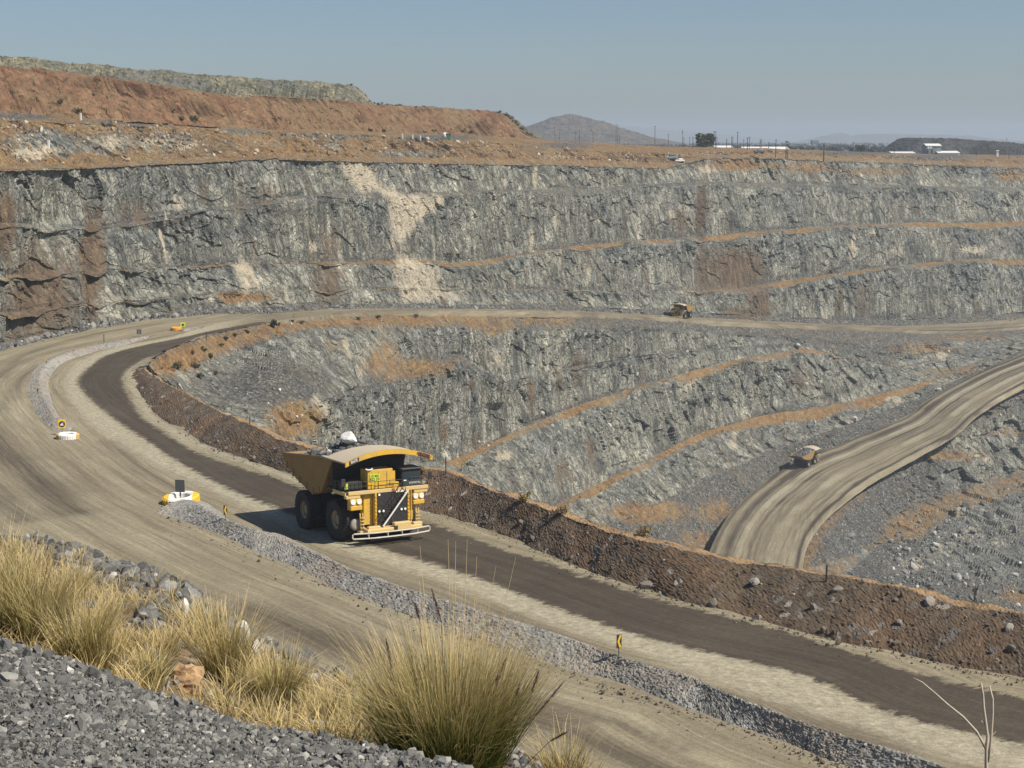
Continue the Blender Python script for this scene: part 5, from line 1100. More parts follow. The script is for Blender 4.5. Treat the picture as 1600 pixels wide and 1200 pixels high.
for x, y, h_, lab in ((390.5, 666, 1.4, 'dark post on the crest of the brown berm, left of the big truck'), (278, 609, 1.2, 'dark post on the berm at the inside of the bend'), (696.5, 740, 1.9, 'dark post on the berm just right of the big truck'), (1291, 907, 1.3, 'dark post on the brown berm at right, below the lower ramp')):
    b_ = hit(BERM, x, y + 1); marker(x, y, h_, lab, MWOOD, .07, None, 0, b_ if b_ else at(x, y, 2.5))
for x, y, h_, dz, cp, lab in ((162.5, 534, 1.6, .2, None, 'thin dark post behind the curved windrow on the far bend'), (112, 655, .9, 0, None, 'short dark post near the yellow sign at left') if 0 else (322.5, 530, 1.5, 0, None, 'dark post at the inside edge of the road beyond the bend'),
    (59, 612, .9, .9, MYEL, 'small post with a yellow reflector on the left end of the curved windrow'), (72.5, 569, .9, .8, MYEL, 'small post with a yellow reflector on the upper part of the curved windrow')):
    marker(x, y, h_, lab, MWOOD, .08, cp, dz)

# ------------------------------------------------------------ masts, sheds and trees on the plain beyond the rim
UG = bpy.data.objects['upper_ground']
def place(x, y, Y):
    p = PY(np.array(float(x)), np.array(float(y)), np.array(float(Y))); g = down(UG, p[0], p[1])
    return Vector((p[0], p[1], g.z if g else p[2]))
MASTS = [(664, 197, 219), (753, 202, 226), (867, 204, 217), (874, 207, 217), (899, 206, 219), (905.5, 203, 218), (926.5, 207, 234), (962.5, 194, 223), (965, 195, 223), (967.5, 208, 223), (1023, 197, 236), (1044, 209, 229), (1066, 203, 233), (1068.3, 215, 233), (1077.5, 214, 231), (1082.5, 214, 237), (1089, 214, 227), (1115.3, 205, 238), (1117.8, 205, 237), (1120, 214, 230), (1135, 217, 238), (1143, 214, 232), (1144.8, 214, 232), (1152, 206, 239), (1162, 217, 228), (1167.5, 215, 238), (1170.5, 214, 239), (1187.5, 218, 236), (1189.3, 218, 236), (1201, 222, 232), (1212, 218, 244), (1228, 220, 246), (1230.6, 221, 246), (1287, 224, 248), (1333, 222, 236), (1357, 229, 240), (1397, 229, 251), (1525, 234, 254), (1555, 234, 255), (1576, 229, 256), (1589, 229, 256), (1593, 230, 256), (1573, 215, 223)]
for k, (x, yt, yb) in enumerate(MASTS):
    Y = 900 + (238 - yb) * 26 + 40 * (k % 3) if x < 1300 else 1120 + 60 * (k % 3)
    if x == 1573: Y = 1475
    g = place(x, yb, Y); tz = PY(np.array(float(x)), np.array(float(yt)), np.array(float(g.y)))[2]; h_ = max(4.0, tz - g.z)
    q = MB().tube([(0, 0, -1), (0, 0, h_)], [.24, .17] if k % 2 else [.19, .14], 6); q.box((0, 0, h_ - .3), (1.2 if k % 3 else .7, .22, .22))
    if k % 4 == 0: q.box((0, 0, h_ - 1.6), (1.1, .25, .25))
    m_ = q.build('light_mast', MWOOD); m_.location = g
    lr = 'left of the hill' if x < 800 else 'in front of the hill' if x < 960 else 'between the hill and the bushy tree' if x < 1110 else 'in front of the long white roof' if x < 1240 else 'in front of the blue mesa' if x < 1420 else 'near the dark spoil heap at right'
    tag(m_, f'thin dark pole on the plain, {lr}', 'pole', f'dark poles on the plain {lr}')
def shed(x0, x1, yt, yb, Y, dep, mat, rmat, label, ridge=.35, name='shed'):
    a = PY(np.array(float(x0)), np.array(float(yb)), np.array(float(Y))); c = PY(np.array(float(x1)), np.array(float(yb)), np.array(float(Y))); t_ = PY(np.array(float(x0)), np.array(float(yt)), np.array(float(Y)))
    w_ = c[0] - a[0]; h_ = t_[2] - a[2]; r = empty(name, ((a[0] + c[0]) / 2, Y, a[2]))
    e_ = h_ * (1 - ridge)
    MB().box((0, dep / 2, e_ / 2 - 1), (w_, dep, e_ + 2)).build('wall', mat, r)
    q = MB(); q.slab([(-w_ / 2 - .4, -.5, e_), (w_ / 2 + .4, -.5, e_), (w_ / 2 + .4, dep / 2, h_), (-w_ / 2 - .4, dep / 2, h_)], (0, 0, .3)); q.slab([(-w_ / 2 - .4, dep + .5, e_), (w_ / 2 + .4, dep + .5, e_), (w_ / 2 + .4, dep / 2, h_), (-w_ / 2 - .4, dep / 2, h_)], (0, 0, .3)); q.build('roof', rmat, r)
    tag(r, label, 'shed'); return r
shed(1163, 1234, 230, 237, 1150, 30, MROOF, MROOF, 'long low white-roofed shed on the plain left of the blue mesa', .75)
shed(1117, 1145, 228, 232, 1300, 20, MROOF, MROOF, 'small pale roof just left of the long white-roofed shed', .7)
shed(1394, 1430, 237.5, 240.5, 1250, 20, MROOF, MROOF, 'low white roof in front of the dark spoil heap, left of the grey shed', .7)
sh = shed(1447, 1470, 225, 241, 1230, 14, MSHED, MROOF, 'tall blue-grey shed with a pale sloping roof before the dark spoil heap', .2)
for x in (1451, 1455): 
    v = PY(np.array(float(x)), np.array(230.), np.array(1229.)) - np.array(sh.location); MB().lathe([(.9, 0), (.9, .2), (.01, .25)], 12, 'y', tuple(v - np.array((0, .3, 0)))).build('wall_lamp', MLENS, sh)
for x in (1449, 1456): 
    v = PY(np.array(float(x)), np.array(237.), np.array(1229.)) - np.array(sh.location); MB().box(tuple(v - np.array((0, .1, .4))), (1.1, .15, 4.6)).build('door', MK, sh)
shed(1466, 1499, 236.5, 240.5, 1225, 16, MROOF, MROOF, 'low annex with white roof to the right of the blue-grey shed', .7)
shed(1557, 1560, 235.5, 246, 1240, 3, MROOF, MROOF, 'small white upright tank house at the foot of the dark spoil heap', .05, 'pump_house')
tw = empty('water_tower', place(1273, 228, 1900)); tb_ = PY(np.array(1273.), np.array(221.), np.array(1900.))[2] - tw.location.z
q = MB(); [q.tube([(sx * 3, sy * 3, 0), (sx * 3, sy * 3, tb_ - 3)], .35, 6) for sx in (-1, 1) for sy in (-1, 1)]; q.box((0, 0, tb_ - 3), (7.4, 7.4, .5)); q.build('tower_frame', MSHED, tw); MB().box((0, 0, tb_ - .6), (8.5, 7, 4.2), None, .3).build('tank', MSHED, tw); tag(tw, 'small dark water tank on a frame in front of the blue mesa', 'water tower')
# two pale vehicles and a green hut by the rim
def pickup(x, y, Y, label, cabm, bodm, sc_=1.0):
    g = place(x, y, Y); r = empty('parked_vehicle', g, .2); r.scale = (sc_,) * 3
    MB().box((0, 0, .95), (5.2, 1.9, .9), None, .15).build('body', bodm, r); MB().box((.4, 0, 1.75), (2.2, 1.75, .8), None, .2).build('cabin', cabm, r)
    for a in (-1.6, 1.6):
        for b_ in (-.95, .95): MB().lathe([(.01, -.15), (.42, -.15), (.42, .15), (.01, .15)], 12, 'y', (a, b_, .42)).build('wheel', MR, r)
    tag(r, label, 'vehicle'); return r
pickup(1062, 239, 815, 'small white vehicle parked by the rim above the high wall', MROOF, MROOF, .95); pickup(1048, 240, 815, 'small grey-green vehicle parked left of the white vehicle by the rim', MLG, MSHED, 1.3); pickup(1186, 240, 870, 'small grey vehicle parked on the rim below the long white roof', MSHED, MLG, 1.1)
MGREEN = paint('hut_green', (0.03, 0.16, 0.10)); 
hg = place(701, 221.5, 640); hu = empty('green_hut', hg); MB().box((0, 0, .9), (1.8, 1.6, 2.0)).build('wall', MGREEN, hu); MB().box((0, 0, 2.0), (2.1, 1.9, .2)).build('roof', MGREEN, hu); tag(hu, 'tiny green hut on the ground in front of the red spoil heap', 'hut')
hw = place(695, 221, 640); q = MB().lathe([(.01, 0), (.95, .05), (.95, 1.9), (.5, 2.3), (.01, 2.35)], 14, 'z'); wt = q.build('white_tank', MROOF, None, True); wt.location = hw; tag(wt, 'small white tank beside the tiny green hut', 'tank')
for k, (x, y) in enumerate(((629, 217), (645, 218.5), (657, 219.5), (126.5, 188), (74, 177), (330, 195))):
    g = hit(UG, x, y) or place(x, y, 600 if x > 400 else 395); q = MB().box((0, 0, .9), (.45, .45, 2.2)); p = q.build('white_post', MW); p.location = g
    tag(p, 'small white post on the ledge in front of the red spoil heap', 'post', 'white posts before the red heap')

# ------------------------------------------------------------ foliage
def mat_leaf(name, a, b_, c_):
    m, nt, b = newmat(name); T = NT(nt); t = T.attr('tint').outputs['Fac']; c = T.ramp(t, [(0, a), (.6, b_), (1, c_)])
    T.l(c, b.inputs['Base Color']); b.inputs['Roughness'].default_value = .8; b.inputs['Specular IOR Level'].default_value = .2; return m
MLEAF = mat_leaf('dry_bush_leaf', (0.045, 0.048, 0.026), (0.085, 0.085, 0.045), (0.17, 0.155, 0.085)); MFAR = mat_leaf('far_bush_leaf', (0.022, 0.025, 0.018), (0.040, 0.043, 0.028), (0.075, 0.072, 0.045))
def leaf_cloud(C, R_, n, size, seed, sq=.75):
    """leaf clumps: many small faces through overlapping lobes; C (k,3) lobe centres, R (k) radii"""
    rg = np.random.default_rng(seed); k = rg.integers(0, len(C), n); d = rg.normal(size=(n, 3)); d /= np.linalg.norm(d, axis=1)[:, None]
    r = R_[k] * rg.uniform(.35, 1.0, n) ** .6; P = C[k] + d * r[:, None] * np.array([1, 1, sq])
    u = rg.normal(size=(n, 3)); u /= np.linalg.norm(u, axis=1)[:, None]; w_ = np.cross(u, rg.normal(size=(n, 3))); w_ /= np.linalg.norm(w_, axis=1)[:, None]
    s = size * rg.uniform(.5, 1.4, n)[:, None]; V = np.stack([P - u * s, P + w_ * s * .7, P + u * s, P - w_ * s * .7], 1).reshape(-1, 3)
    return V, np.arange(4 * n).reshape(n, 4), np.repeat(rg.random(n), 4)
def shrub(name, loc, w_, h_, seed, mat, label, cat_, grp, n=260, trunk=True):
    rg = np.random.default_rng(seed); k = 7; C = np.stack([rg.uniform(-.32, .32, k) * w_, rg.uniform(-.32, .32, k) * w_, rg.uniform(.3, .75, k) * h_], 1); R_ = rg.uniform(.2, .36, k) * min(w_, h_ * 1.3)
    V, Fc, tn = leaf_cloud(C, R_ * rg.uniform(.55, 1.15, k), n * 3, .036 * (w_ + h_), seed); r = empty(name, loc)
    o = mesh_np('crown', V, Fc, mat, False, None, r); set_attr(o, 'tint', tn)
    if trunk:
        q = MB(); q.tube([(0, 0, -.4), (.03 * w_, 0, h_ * .3), (0, .04 * w_, h_ * .6)], [.05 * h_, .035 * h_, .015 * h_], 6)
        for a in range(3): q.tube([(.02 * w_, 0, h_ * .25), (w_ * .25 * math.cos(a * 2.1), w_ * .25 * math.sin(a * 2.1), h_ * .6)], [.03 * h_, .01 * h_], 5)
        q.build('trunk', MWOOD, r)
    tag(r, label, cat_, grp); return r
# far belt of bush on the plain
rg = np.random.default_rng(3); n = 900; fx = rg.uniform(815, 1640, n); fY = 1450 * np.exp(rg.random(n) * 1.5)
fx = np.where((fx > 1395) & (fY < 2400), fx - 480, fx); base = [place(a, 226, b_) for a, b_ in zip(fx, fY)]
C = np.array([(b_.x, b_.y, b_.z + 1.6) for b_ in base]); R_ = rg.uniform(2.5, 6.0, n)
V, Fc, tn = leaf_cloud(C, R_ * np.where(rg.random(n) > .93, 1.6, 1), 42000, 1.5, 5, .7); bb = mesh_np('far_bush', V, Fc, MFAR, False); set_attr(bb, 'tint', tn); tag(bb, 'dark belt of dry bush on the plain in front of the hill', 'bush', None, 'stuff')
shrub('bushy_tree', place(1102, 232, 1000), 13, 9.5, 41, MLEAF, 'dark bushy tree standing on the plain between the poles', 'tree', None, 700)
shrub('bushy_tree', place(1340, 231, 1150), 4, 6.5, 42, MLEAF, 'slim dark tree on the plain in front of the blue mesa, left of its twin', 'tree', None, 260); shrub('bushy_tree', place(1347, 231, 1150), 4, 6.0, 43, MLEAF, 'slim dark tree right beside its twin in front of the blue mesa', 'tree', None, 260)
RSH, FSH, GSH = bpy.data.objects['red_spoil_heap'], bpy.data.objects['far_spoil_heap'], bpy.data.objects['grey_spoil_heap']
sp = [(560 + k * 9.3 + (k * 37 % 7), 158 + (k * 9.3) * .082 + 4) for k in range(27)] + [(790, 181), (798, 184), (803, 190), (809, 196), (815, 202), (821, 207), (828, 211), (778, 176)]
for k, (x, y) in enumerate(sp):
    g = None
    for o in (FSH, RSH): 
        g = hit(o, x, y + 2)
        if g: break
    if not g: continue
    shrub('heap_shrub', g - Vector((0, 0, .3)), 2.8 + (k * 31 % 5) * .7, 1.9 + (k * 17 % 4) * .5, 100 + k, MLEAF, 'small green shrub on the crest of the red spoil heap, right part', 'shrub', 'shrubs along the crest of the red spoil heap', 110)
for k, (x, y) in enumerate(((146, 150), (268, 175), (578, 205), (600, 207), (664, 207), (678, 206), (722, 207), (735, 208), (120, 175), (95, 160), (283, 188), (302, 189), (696, 214), (548, 134))):
    g = hit(RSH, x, y) or hit(UG, x, y) or hit(GSH, x, y)
    if g: shrub('slope_shrub', g - Vector((0, 0, .3)), 2.2 + .6 * (k % 3), 1.2 + (k % 4) * .25, 200 + k, MLEAF, 'dark low shrub on the slope or at the foot of the red spoil heap', 'shrub', 'shrubs on the red spoil heap', 120)
PB = bpy.data.objects['pit_benches']
for k, (x, y) in enumerate(((300, 552), (318, 548), (305, 575), (329, 560), (345, 540), (352, 530), (366, 525), (428, 512), (385, 520), (336, 585), (312, 590), (277, 575), (500, 500), (560, 500), (590, 498), (650, 497), (470, 505), (432, 508))):
    g = hit(PB, x, y)
    if g: shrub('nose_shrub', g - Vector((0, 0, .2)), 1.5 + (k % 3) * .4, 1.0 + (k % 4) * .22, 300 + k, MLEAF, 'small dark shrub on the straw-coloured slope inside the road bend', 'shrub', 'shrubs inside the road bend', 110)
sh2 = shrub('nose_shrub', hit(PB, 427, 513) or at(427, 513), 2.0, 2.6, 333, MLEAF, 'taller dark shrub beside the road where it narrows beyond the bend', 'shrub', None, 200)
for k, (x, y) in enumerate(((820, 783), (878, 805), (741, 748), (1385 - 380, 838), (680 - 20, 740))):
    g = hit(BERM, x, y)
    if g: shrub('berm_tuft', g, 1.3, 1.0, 400 + k, mat_leaf('straw_leaf', (0.12, 0.09, 0.04), (0.25, 0.19, 0.08), (0.4, 0.32, 0.16)) if k == 0 else bpy.data.materials['straw_leaf'], 'dry straw-coloured tuft on the crest of the brown berm', 'grass tuft', 'dry tufts on the berm', 160, False)
# ------------------------------------------------------------ loose rock
def grid_pts(V, n, rg, wfun=None):
    R_, C_ = V.shape[:2]; i = rg.uniform(0, R_ - 1.001, n * 3); j = rg.uniform(0, C_ - 1.001, n * 3)
    a, b_ = i.astype(int), j.astype(int); fi, fj = (i - a)[:, None], (j - b_)[:, None]
    P = (V[a, b_] * (1 - fi) + V[a + 1, b_] * fi) * (1 - fj) + (V[a, b_ + 1] * (1 - fi) + V[a + 1, b_ + 1] * fi) * fj
    x, y = proj(P); w_ = np.ones(len(P)) if wfun is None else wfun(x, y, P, i); k = np.nonzero(rg.random(len(P)) < w_)[0][:n]
    return P[k], x[k], y[k]
rg = np.random.default_rng(21)
vis = lambda x, y, P, i: ((x > -30) & (x < 1630) & (y < 1230)).astype(float)
P, x, y = grid_pts(Vg, 42000, rg, lambda x, y, P, i: ((x > -20) & (x < 1000) & (y < 1225)) * np.clip((P[:, 1] / 8), .3, 1))
S = rg.lognormal(-4.25, .55, len(P)) * (P[:, 1] / 9); S = np.clip(S * .85, .005, .065)
gv = scatter('gravel', P, S, PEB, MSTONE, 31, .15); tag(gv, 'dark grey crushed stone covering the bank in the near left corner', 'gravel', None, 'stuff')
P, x, y = grid_pts(Vs[:64], 5200, rg, lambda x, y, P, i: ((x > -20) & (x < 1000)) * (.25 + .75 * np.exp(-((i - 58) / 7) ** 2) * np.clip((x - 60) / 60, 0, 1) * np.clip((520 - x) / 120, .15, 1)))
S = rg.lognormal(-3.05, .5, len(P)) * (P[:, 1] / 20); S = np.clip(S, .015, .15)
rb = scatter('rim_rubble', P, S, ROCKS, MSTONE, 32, .25); tag(rb, 'broken grey rubble along the rocky rim behind the dry grass', 'rubble', None, 'stuff')
# larger single rocks of the rim
for k, (x_, y_, s_) in enumerate(((214, 945, .36), (196, 930, .25), (238, 962, .28), (262, 952, .25), (228, 930, .22), (250, 935, .24), (276, 918, .2), (165, 907, .22), (300, 950, .22), (150, 898, .2), (72, 846, .25), (40, 842, .2), (205, 912, .26), (186, 900, .2), (320, 975, .16))):
    g = hit(slope_sheet, x_, y_ + 6) or hit(slope_sheet, x_, y_ + 12)
    if not g: continue
    v, f_ = ROCKS[k % 8]; o = mesh_np('rim_rock', v * s_ * .55 * np.array([1.2, .9, .9]), f_, MSTONE); set_attr(o, 'tint', np.full(len(v), .25 + .5 * (k % 5) / 5)); o.location = g; o.rotation_euler = (k * .7, k * 1.3, k * 2.1)
    tag(o, 'grey angular rock on the rim between the dry grass and the road', 'rock', 'rocks on the grassy rim')
PW = np.concatenate([w[:30].reshape(-1, 3) for w in WIN]); k = rg.choice(len(PW), 5200); P = PW[k] + rg.normal(0, .05, (5200, 3)) * np.array([1, 1, 0])
S = np.clip(rg.lognormal(-3.1, .55, len(P)), .02, .2); ws = scatter('windrow_stones', P, S, PEB, mat_stone('windrow_stone', [(0, (0.13, 0.128, 0.118)), (.5, (0.22, 0.215, 0.198)), (1, (0.36, 0.35, 0.32))]), 37, .15); tag(ws, 'loose grey stones lying over the gravel windrows', 'stones', None, 'stuff')
# stones spilled on the road along the berm and the windrow
qa = np.concatenate([rg.uniform(210, 1640, 900), rg.uniform(250, 1500, 900)]); ya = np.concatenate([np.interp(qa[:900], [p[0] for p in T_px[::-1]][2:], [p[1] for p in T_px[::-1]][2:]) + rg.exponential(5, 900) * np.sign(rg.random(900) - .15), np.interp(qa[900:], [252, 315, 455, 700, 870, 1080, 1320, 1500], [806, 826, 889, 984, 1043, 1112, 1196, 1252]) + rg.exponential(7, 900)])
P = PR(qa, ya); P[:, 2] += .02; S = np.clip(rg.lognormal(-2.95, .55, len(P)), .02, .22); rs_ = scatter('spilled_stones', P, S, ROCKS, MBERMS, 38, .25); tag(rs_, 'loose stones spilled along the edges of the haul road', 'stones', None, 'stuff')
# tan rock half hidden in the grass, white splinters
MTAN = mat_stone('tan_stone', [(0, (0.20, 0.115, 0.055)), (.5, (0.32, 0.20, 0.10)), (1, (0.44, 0.30, 0.16))], (0.42, 0.30, 0.17))
for k, (x_, y_, s_, lab) in enumerate(((288, 1058, .16, 'orange-tan boulder among the dry grass above the gravel bank'), (302, 1080, .12, 'smaller crumbly tan rock just below the orange-tan boulder'))):
    g = hit(slope_sheet, x_, y_ + 4); v, f_ = rock_mesh(60 + k, 3, 1.6, 1.1); o = mesh_np('tan_rock', v * s_, f_, MTAN); set_attr(o, 'tint', np.random.default_rng(k).random(len(v))); o.location = g; tag(o, lab, 'rock')
for k, (x_, y_, h_, tl, lab) in enumerate(((380, 1003, .42, .25, 'tallest white splinter of rock standing at the rim behind the dry grass'), (395, 1020, .22, -.4, 'small white stone leaning beside the white splinter of rock'), (289, 968, .34, .05, 'white stone standing on the rim left of the white splinter'))):
    g = hit(slope_sheet, x_, y_) or hit(slope_sheet, x_, y_ + 8); v, f_ = ROCKS[k]; o = mesh_np('white_splinter', v * np.array([.09, .07, h_ * .6]), f_, MWHITE); set_attr(o, 'tint', np.full(len(v), .6)); o.location = g + Vector((0, 0, h_ * .3)); o.rotation_euler = (0, -tl, k); tag(o, lab, 'rock')
# stones in the berm and at its foot; rubble in the pit
P, x, y = grid_pts(V_berm[:46], 2600, rg, lambda x, y, P, i: ((x > 190) & (x < 1640)) * (.35 + .65 * np.exp(-(i / 6) ** 2)))
S = np.clip(rg.lognormal(-2.75, .6, len(P)), .03, .36); bs = scatter('berm_stones', P, S, ROCKS, MBERMS, 33, .1); tag(bs, 'brown and grey stones lying over the face of the brown berm', 'stones', None, 'stuff')
for k, (x_, y_, s_) in enumerate(((1010, 915, .75), (1115, 943, .5), (1180, 910, .55), (1125, 957, .45), (1183, 967, .45), (1454, 942, .6), (352, 702, .42), (340, 690, .32), (378, 700, .3), (397, 716, .4), (1308, 923, .6), (640, 790, .3), (1405, 975, .4), (1270, 950, .45), (1578, 983, .45))):
    g = hit(BERM, x_, y_) or at(x_, y_)
    v, f_ = ROCKS[(k * 3) % 8]; o = mesh_np('berm_boulder', v * s_, f_, MBERMS); set_attr(o, 'tint', np.full(len(v), .78 + .2 * (k % 3) / 2)); o.location = g; o.rotation_euler = (k, k * 2.3, k * 1.7); tag(o, 'pale boulder lying on or at the foot of the brown berm', 'boulder', 'boulders on the brown berm')
P, x, y = grid_pts(V_mid, 9000, rg, lambda x, y, P, i: (x < 1640) * (x > 340) * np.where(i > 390, np.where((x > 1380) & (y > 690), 1.0, .25), np.where(i > 270, .18, .05)) * (i < 480) * (P[:, 2] > -186))
S = np.clip(rg.lognormal(-.85, .55, len(P)), .2, 2.2) * np.where((x > 1400) & (y > 740), 1.4, 1.0); pr_ = scatter('pit_rubble', P, S, ROCKS, MPIT, 34, .15); tag(pr_, 'blasted grey rubble spread over the lower benches of the pit', 'rubble', None, 'stuff')
wt_ = [toe(q) for q in np.arange(-60, 1660, 1)]; qx_ = np.repeat(np.arange(-60, 1660, 1), 2); qd = rg.exponential(2.2, len(qx_))
P = PY(qx_ + rg.random(len(qx_)), toe(qx_) + 1.2, np.interp(qx_, px, toeY)); P[:, 1] -= qd * .9 - 2.2; P[:, 2] += .15 + np.clip(2.2 - qd, 0, 2) * .3
S = np.clip(rg.lognormal(-1.1, .55, len(P)), .12, 1.3); tr_ = scatter('wall_foot_rubble', P, S, ROCKS, MSTONE, 35, .1); tag(tr_, 'fallen grey stones along the foot of the high wall beside the road', 'rubble', None, 'stuff')

P, x, y = grid_pts(V_up[8:84], 1500, rg, lambda x, y, P, i: ((x > -30) & (x < 1640)) * (.3 + .7 * (fbm(P / 16, 3, 97) > .05)))
S = np.clip(rg.lognormal(-1.0, .5, len(P)), .2, 1.2); MCRM = mat_stone('weathered_stone', [(0, (0.16, 0.11, 0.07)), (.35, (0.26, 0.19, 0.12)), (.75, (0.33, 0.27, 0.19)), (1, (0.52, 0.46, 0.36))])
ur = scatter('weathered_rubble', P, S, ROCKS, MCRM, 36, .1); tag(ur, 'tan and cream weathered stones strewn over the ground above the high wall', 'rubble', None, 'stuff')
# ------------------------------------------------------------ dry grass
def mat_grass():
    m, nt, b = newmat('dry_grass_blade'); T = NT(nt); h = T.attr('h').outputs['Fac']; t = T.attr('tint').outputs['Fac']; g = T.attr('green').outputs['Fac']
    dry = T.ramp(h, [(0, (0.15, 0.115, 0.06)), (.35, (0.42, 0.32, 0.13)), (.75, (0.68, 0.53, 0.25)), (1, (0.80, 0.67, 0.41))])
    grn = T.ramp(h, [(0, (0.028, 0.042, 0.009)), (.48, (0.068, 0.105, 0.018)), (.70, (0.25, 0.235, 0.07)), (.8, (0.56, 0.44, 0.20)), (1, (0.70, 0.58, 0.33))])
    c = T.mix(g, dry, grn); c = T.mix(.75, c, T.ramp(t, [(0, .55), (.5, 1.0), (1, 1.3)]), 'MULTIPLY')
    T.l(c, b.inputs['Base Color']); b.inputs['Roughness'].default_value = .6; b.inputs['Specular IOR Level'].default_value = .25
    tr = nt.nodes.new('ShaderNodeBsdfTranslucent'); T.l(c, tr.inputs['Color']); mx = nt.nodes.new('ShaderNodeMixShader'); mx.inputs[0].default_value = .28
    T.l(b.outputs[0], mx.inputs[1]); T.l(tr.outputs[0], mx.inputs[2]); T.l(mx.outputs[0], nt.nodes['Material Output'].inputs[0]); return m
MG = mat_grass(); MSEED = mat_leaf('seed_head', (0.13, 0.075, 0.075), (0.23, 0.145, 0.14), (0.36, 0.25, 0.23))
def blades(n, rad, H, spread, seed, wid, segs=5, droop=.5, bias=(0, 0)):
    rg = np.random.default_rng(seed); a = rg.uniform(0, 2 * math.pi, n); r = rad * np.sqrt(rg.random(n)); x0 = np.stack([r * np.cos(a), r * np.sin(a)], 1)
    a2 = a + rg.normal(0, .55, n); L = H * rg.beta(5, 2.2, n) * 1.15; out = spread * (.25 + .75 * r / rad) * rg.uniform(.4, 1.25, n); drp = droop * rg.random(n) ** 2.2
    t = np.linspace(0, 1, segs + 1)[None]; hor = (out[:, None] * t ** 1.25 + drp[:, None] * .7 * t ** 3) * L[:, None]; ver = L[:, None] * (t * np.sqrt(np.clip(1 - (out[:, None] * .75) ** 2, .2, 1)) - drp[:, None] * .55 * t ** 3)
    wob = rg.normal(0, .02, (n, 1, 2)) * np.sin(t * 5)[..., None] * L[:, None, None]
    P = np.stack([x0[:, :1] + hor * np.cos(a2)[:, None] + bias[0] * t ** 2 * L[:, None], x0[:, 1:] + hor * np.sin(a2)[:, None] + bias[1] * t ** 2 * L[:, None], ver], -1); P[..., :2] += wob
    ph = rg.uniform(0, math.pi, n); w_ = wid * rg.uniform(.6, 1.3, n)[:, None] * np.clip(1.05 - t ** 2.2, .12, 1)
    S = np.stack([np.cos(ph)[:, None] * w_, np.sin(ph)[:, None] * w_, 0 * w_], -1)
    V = np.stack([P - S, P + S], 2).reshape(-1, 3); m_ = segs + 1
    base = (np.arange(n) * m_ * 2)[:, None] + (np.arange(segs) * 2)[None]; Fc = np.stack([base, base + 1, base + 3, base + 2], -1).reshape(-1, 4)
    return V, Fc, np.repeat(np.broadcast_to(t, (n, m_)).reshape(-1), 2), np.repeat(rg.random(n), m_ * 2), P
def tussock(loc, n, rad, H, spread, seed, green, label, wid=.0022, droop=.5, bias=(0, 0), grp='grass tussocks on the near slope'):
    V, Fc, h_, t_, P = blades(n, rad, H, spread, seed, wid, 5, droop, bias)
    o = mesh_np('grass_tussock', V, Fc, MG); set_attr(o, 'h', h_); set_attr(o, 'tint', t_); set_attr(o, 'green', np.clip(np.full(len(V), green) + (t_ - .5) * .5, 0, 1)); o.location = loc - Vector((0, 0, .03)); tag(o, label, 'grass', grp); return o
def spike(o, p0, p1, r, seed):
    """bottle-brush seed head between two points, local to its tussock"""
    rg = np.random.default_rng(seed); n = 420; t = rg.random(n); p0, p1 = np.array(p0), np.array(p1); ax = (p1 - p0); P = p0 + ax * t[:, None]
    d = rg.normal(size=(n, 3)); d /= np.linalg.norm(d, axis=1)[:, None]; d = d + .9 * ax / np.linalg.norm(ax); rr = r * np.sin(np.clip(t * .93 + .05, 0, 1) * math.pi) ** .5
    E = P + d * rr[:, None]; s = np.cross(d, rg.normal(size=(n, 3))); s /= np.linalg.norm(s, axis=1)[:, None]; s *= .0014
    V = np.stack([P - s, P + s, E], 1).reshape(-1, 3); q = mesh_np('seed_head', V, np.arange(3 * n).reshape(n, 3), MSEED, False, None, o); set_attr(q, 'tint', np.repeat(rg.random(n), 3))
    st = MB().tube([(p0[0] * .3, p0[1] * .3, .05), tuple(p0 * np.array([.75, .75, .6]) ), tuple(p0), tuple(p1)], [.0022, .002, .0018, .001], 4).build('stem', MG, o)
bg_ = PY(np.array(702.), np.array(1236.), np.array(9.3))
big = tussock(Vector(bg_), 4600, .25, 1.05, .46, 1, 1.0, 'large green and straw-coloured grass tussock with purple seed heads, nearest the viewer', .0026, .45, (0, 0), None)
def loc_at(x_, y_, Y): return np.array(PY(np.array(float(x_)), np.array(float(y_)), np.array(float(Y)))) - bg_
for k, (a, b_, c_, d_, Y) in enumerate(((690, 965, 674, 912, 9.2), (836, 1112, 882, 1056, 9.1), (766, 1090, 790, 1020, 9.25), (805, 1088, 812, 1060, 9.2), (830, 1078, 842, 1040, 9.2), (612, 1040, 603, 990, 9.3), (770, 1060, 782, 1048, 9.3), (860, 1150, 886, 1136, 9.0), (608, 1085, 590, 1060, 9.2), (655, 960, 648, 935, 9.4))):
    spike(big, loc_at(a, b_, Y), loc_at(c_, d_, Y - .1), .016, 500 + k)
q = MB()
for k, (x_, y_, xb) in enumerate(((656, 845, 668), (700, 835, 703), (712, 838, 708), (730, 835, 722), (745, 862, 735), (806, 862, 770), (775, 876, 748), (655, 900, 668), (706, 880, 708), (747, 900, 735), (722, 915, 715), (768, 930, 745), (640, 935, 660))):
    a = loc_at(x_, y_, 9.2); b_ = loc_at(xb, 1010, 9.25); q.tube([(b_[0] * .25, 0, .1), tuple(b_), tuple((a + b_) / 2 + np.array([.004, 0, 0])), tuple(a)], [.0022, .0020, .0016, .0008], 4)
st = q.build('tall_stems', MG, big); set_attr(st, 'h', np.full(len(st.data.vertices), .9)); set_attr(st, 'tint', np.full(len(st.data.vertices), .8)); set_attr(st, 'green', np.zeros(len(st.data.vertices)))
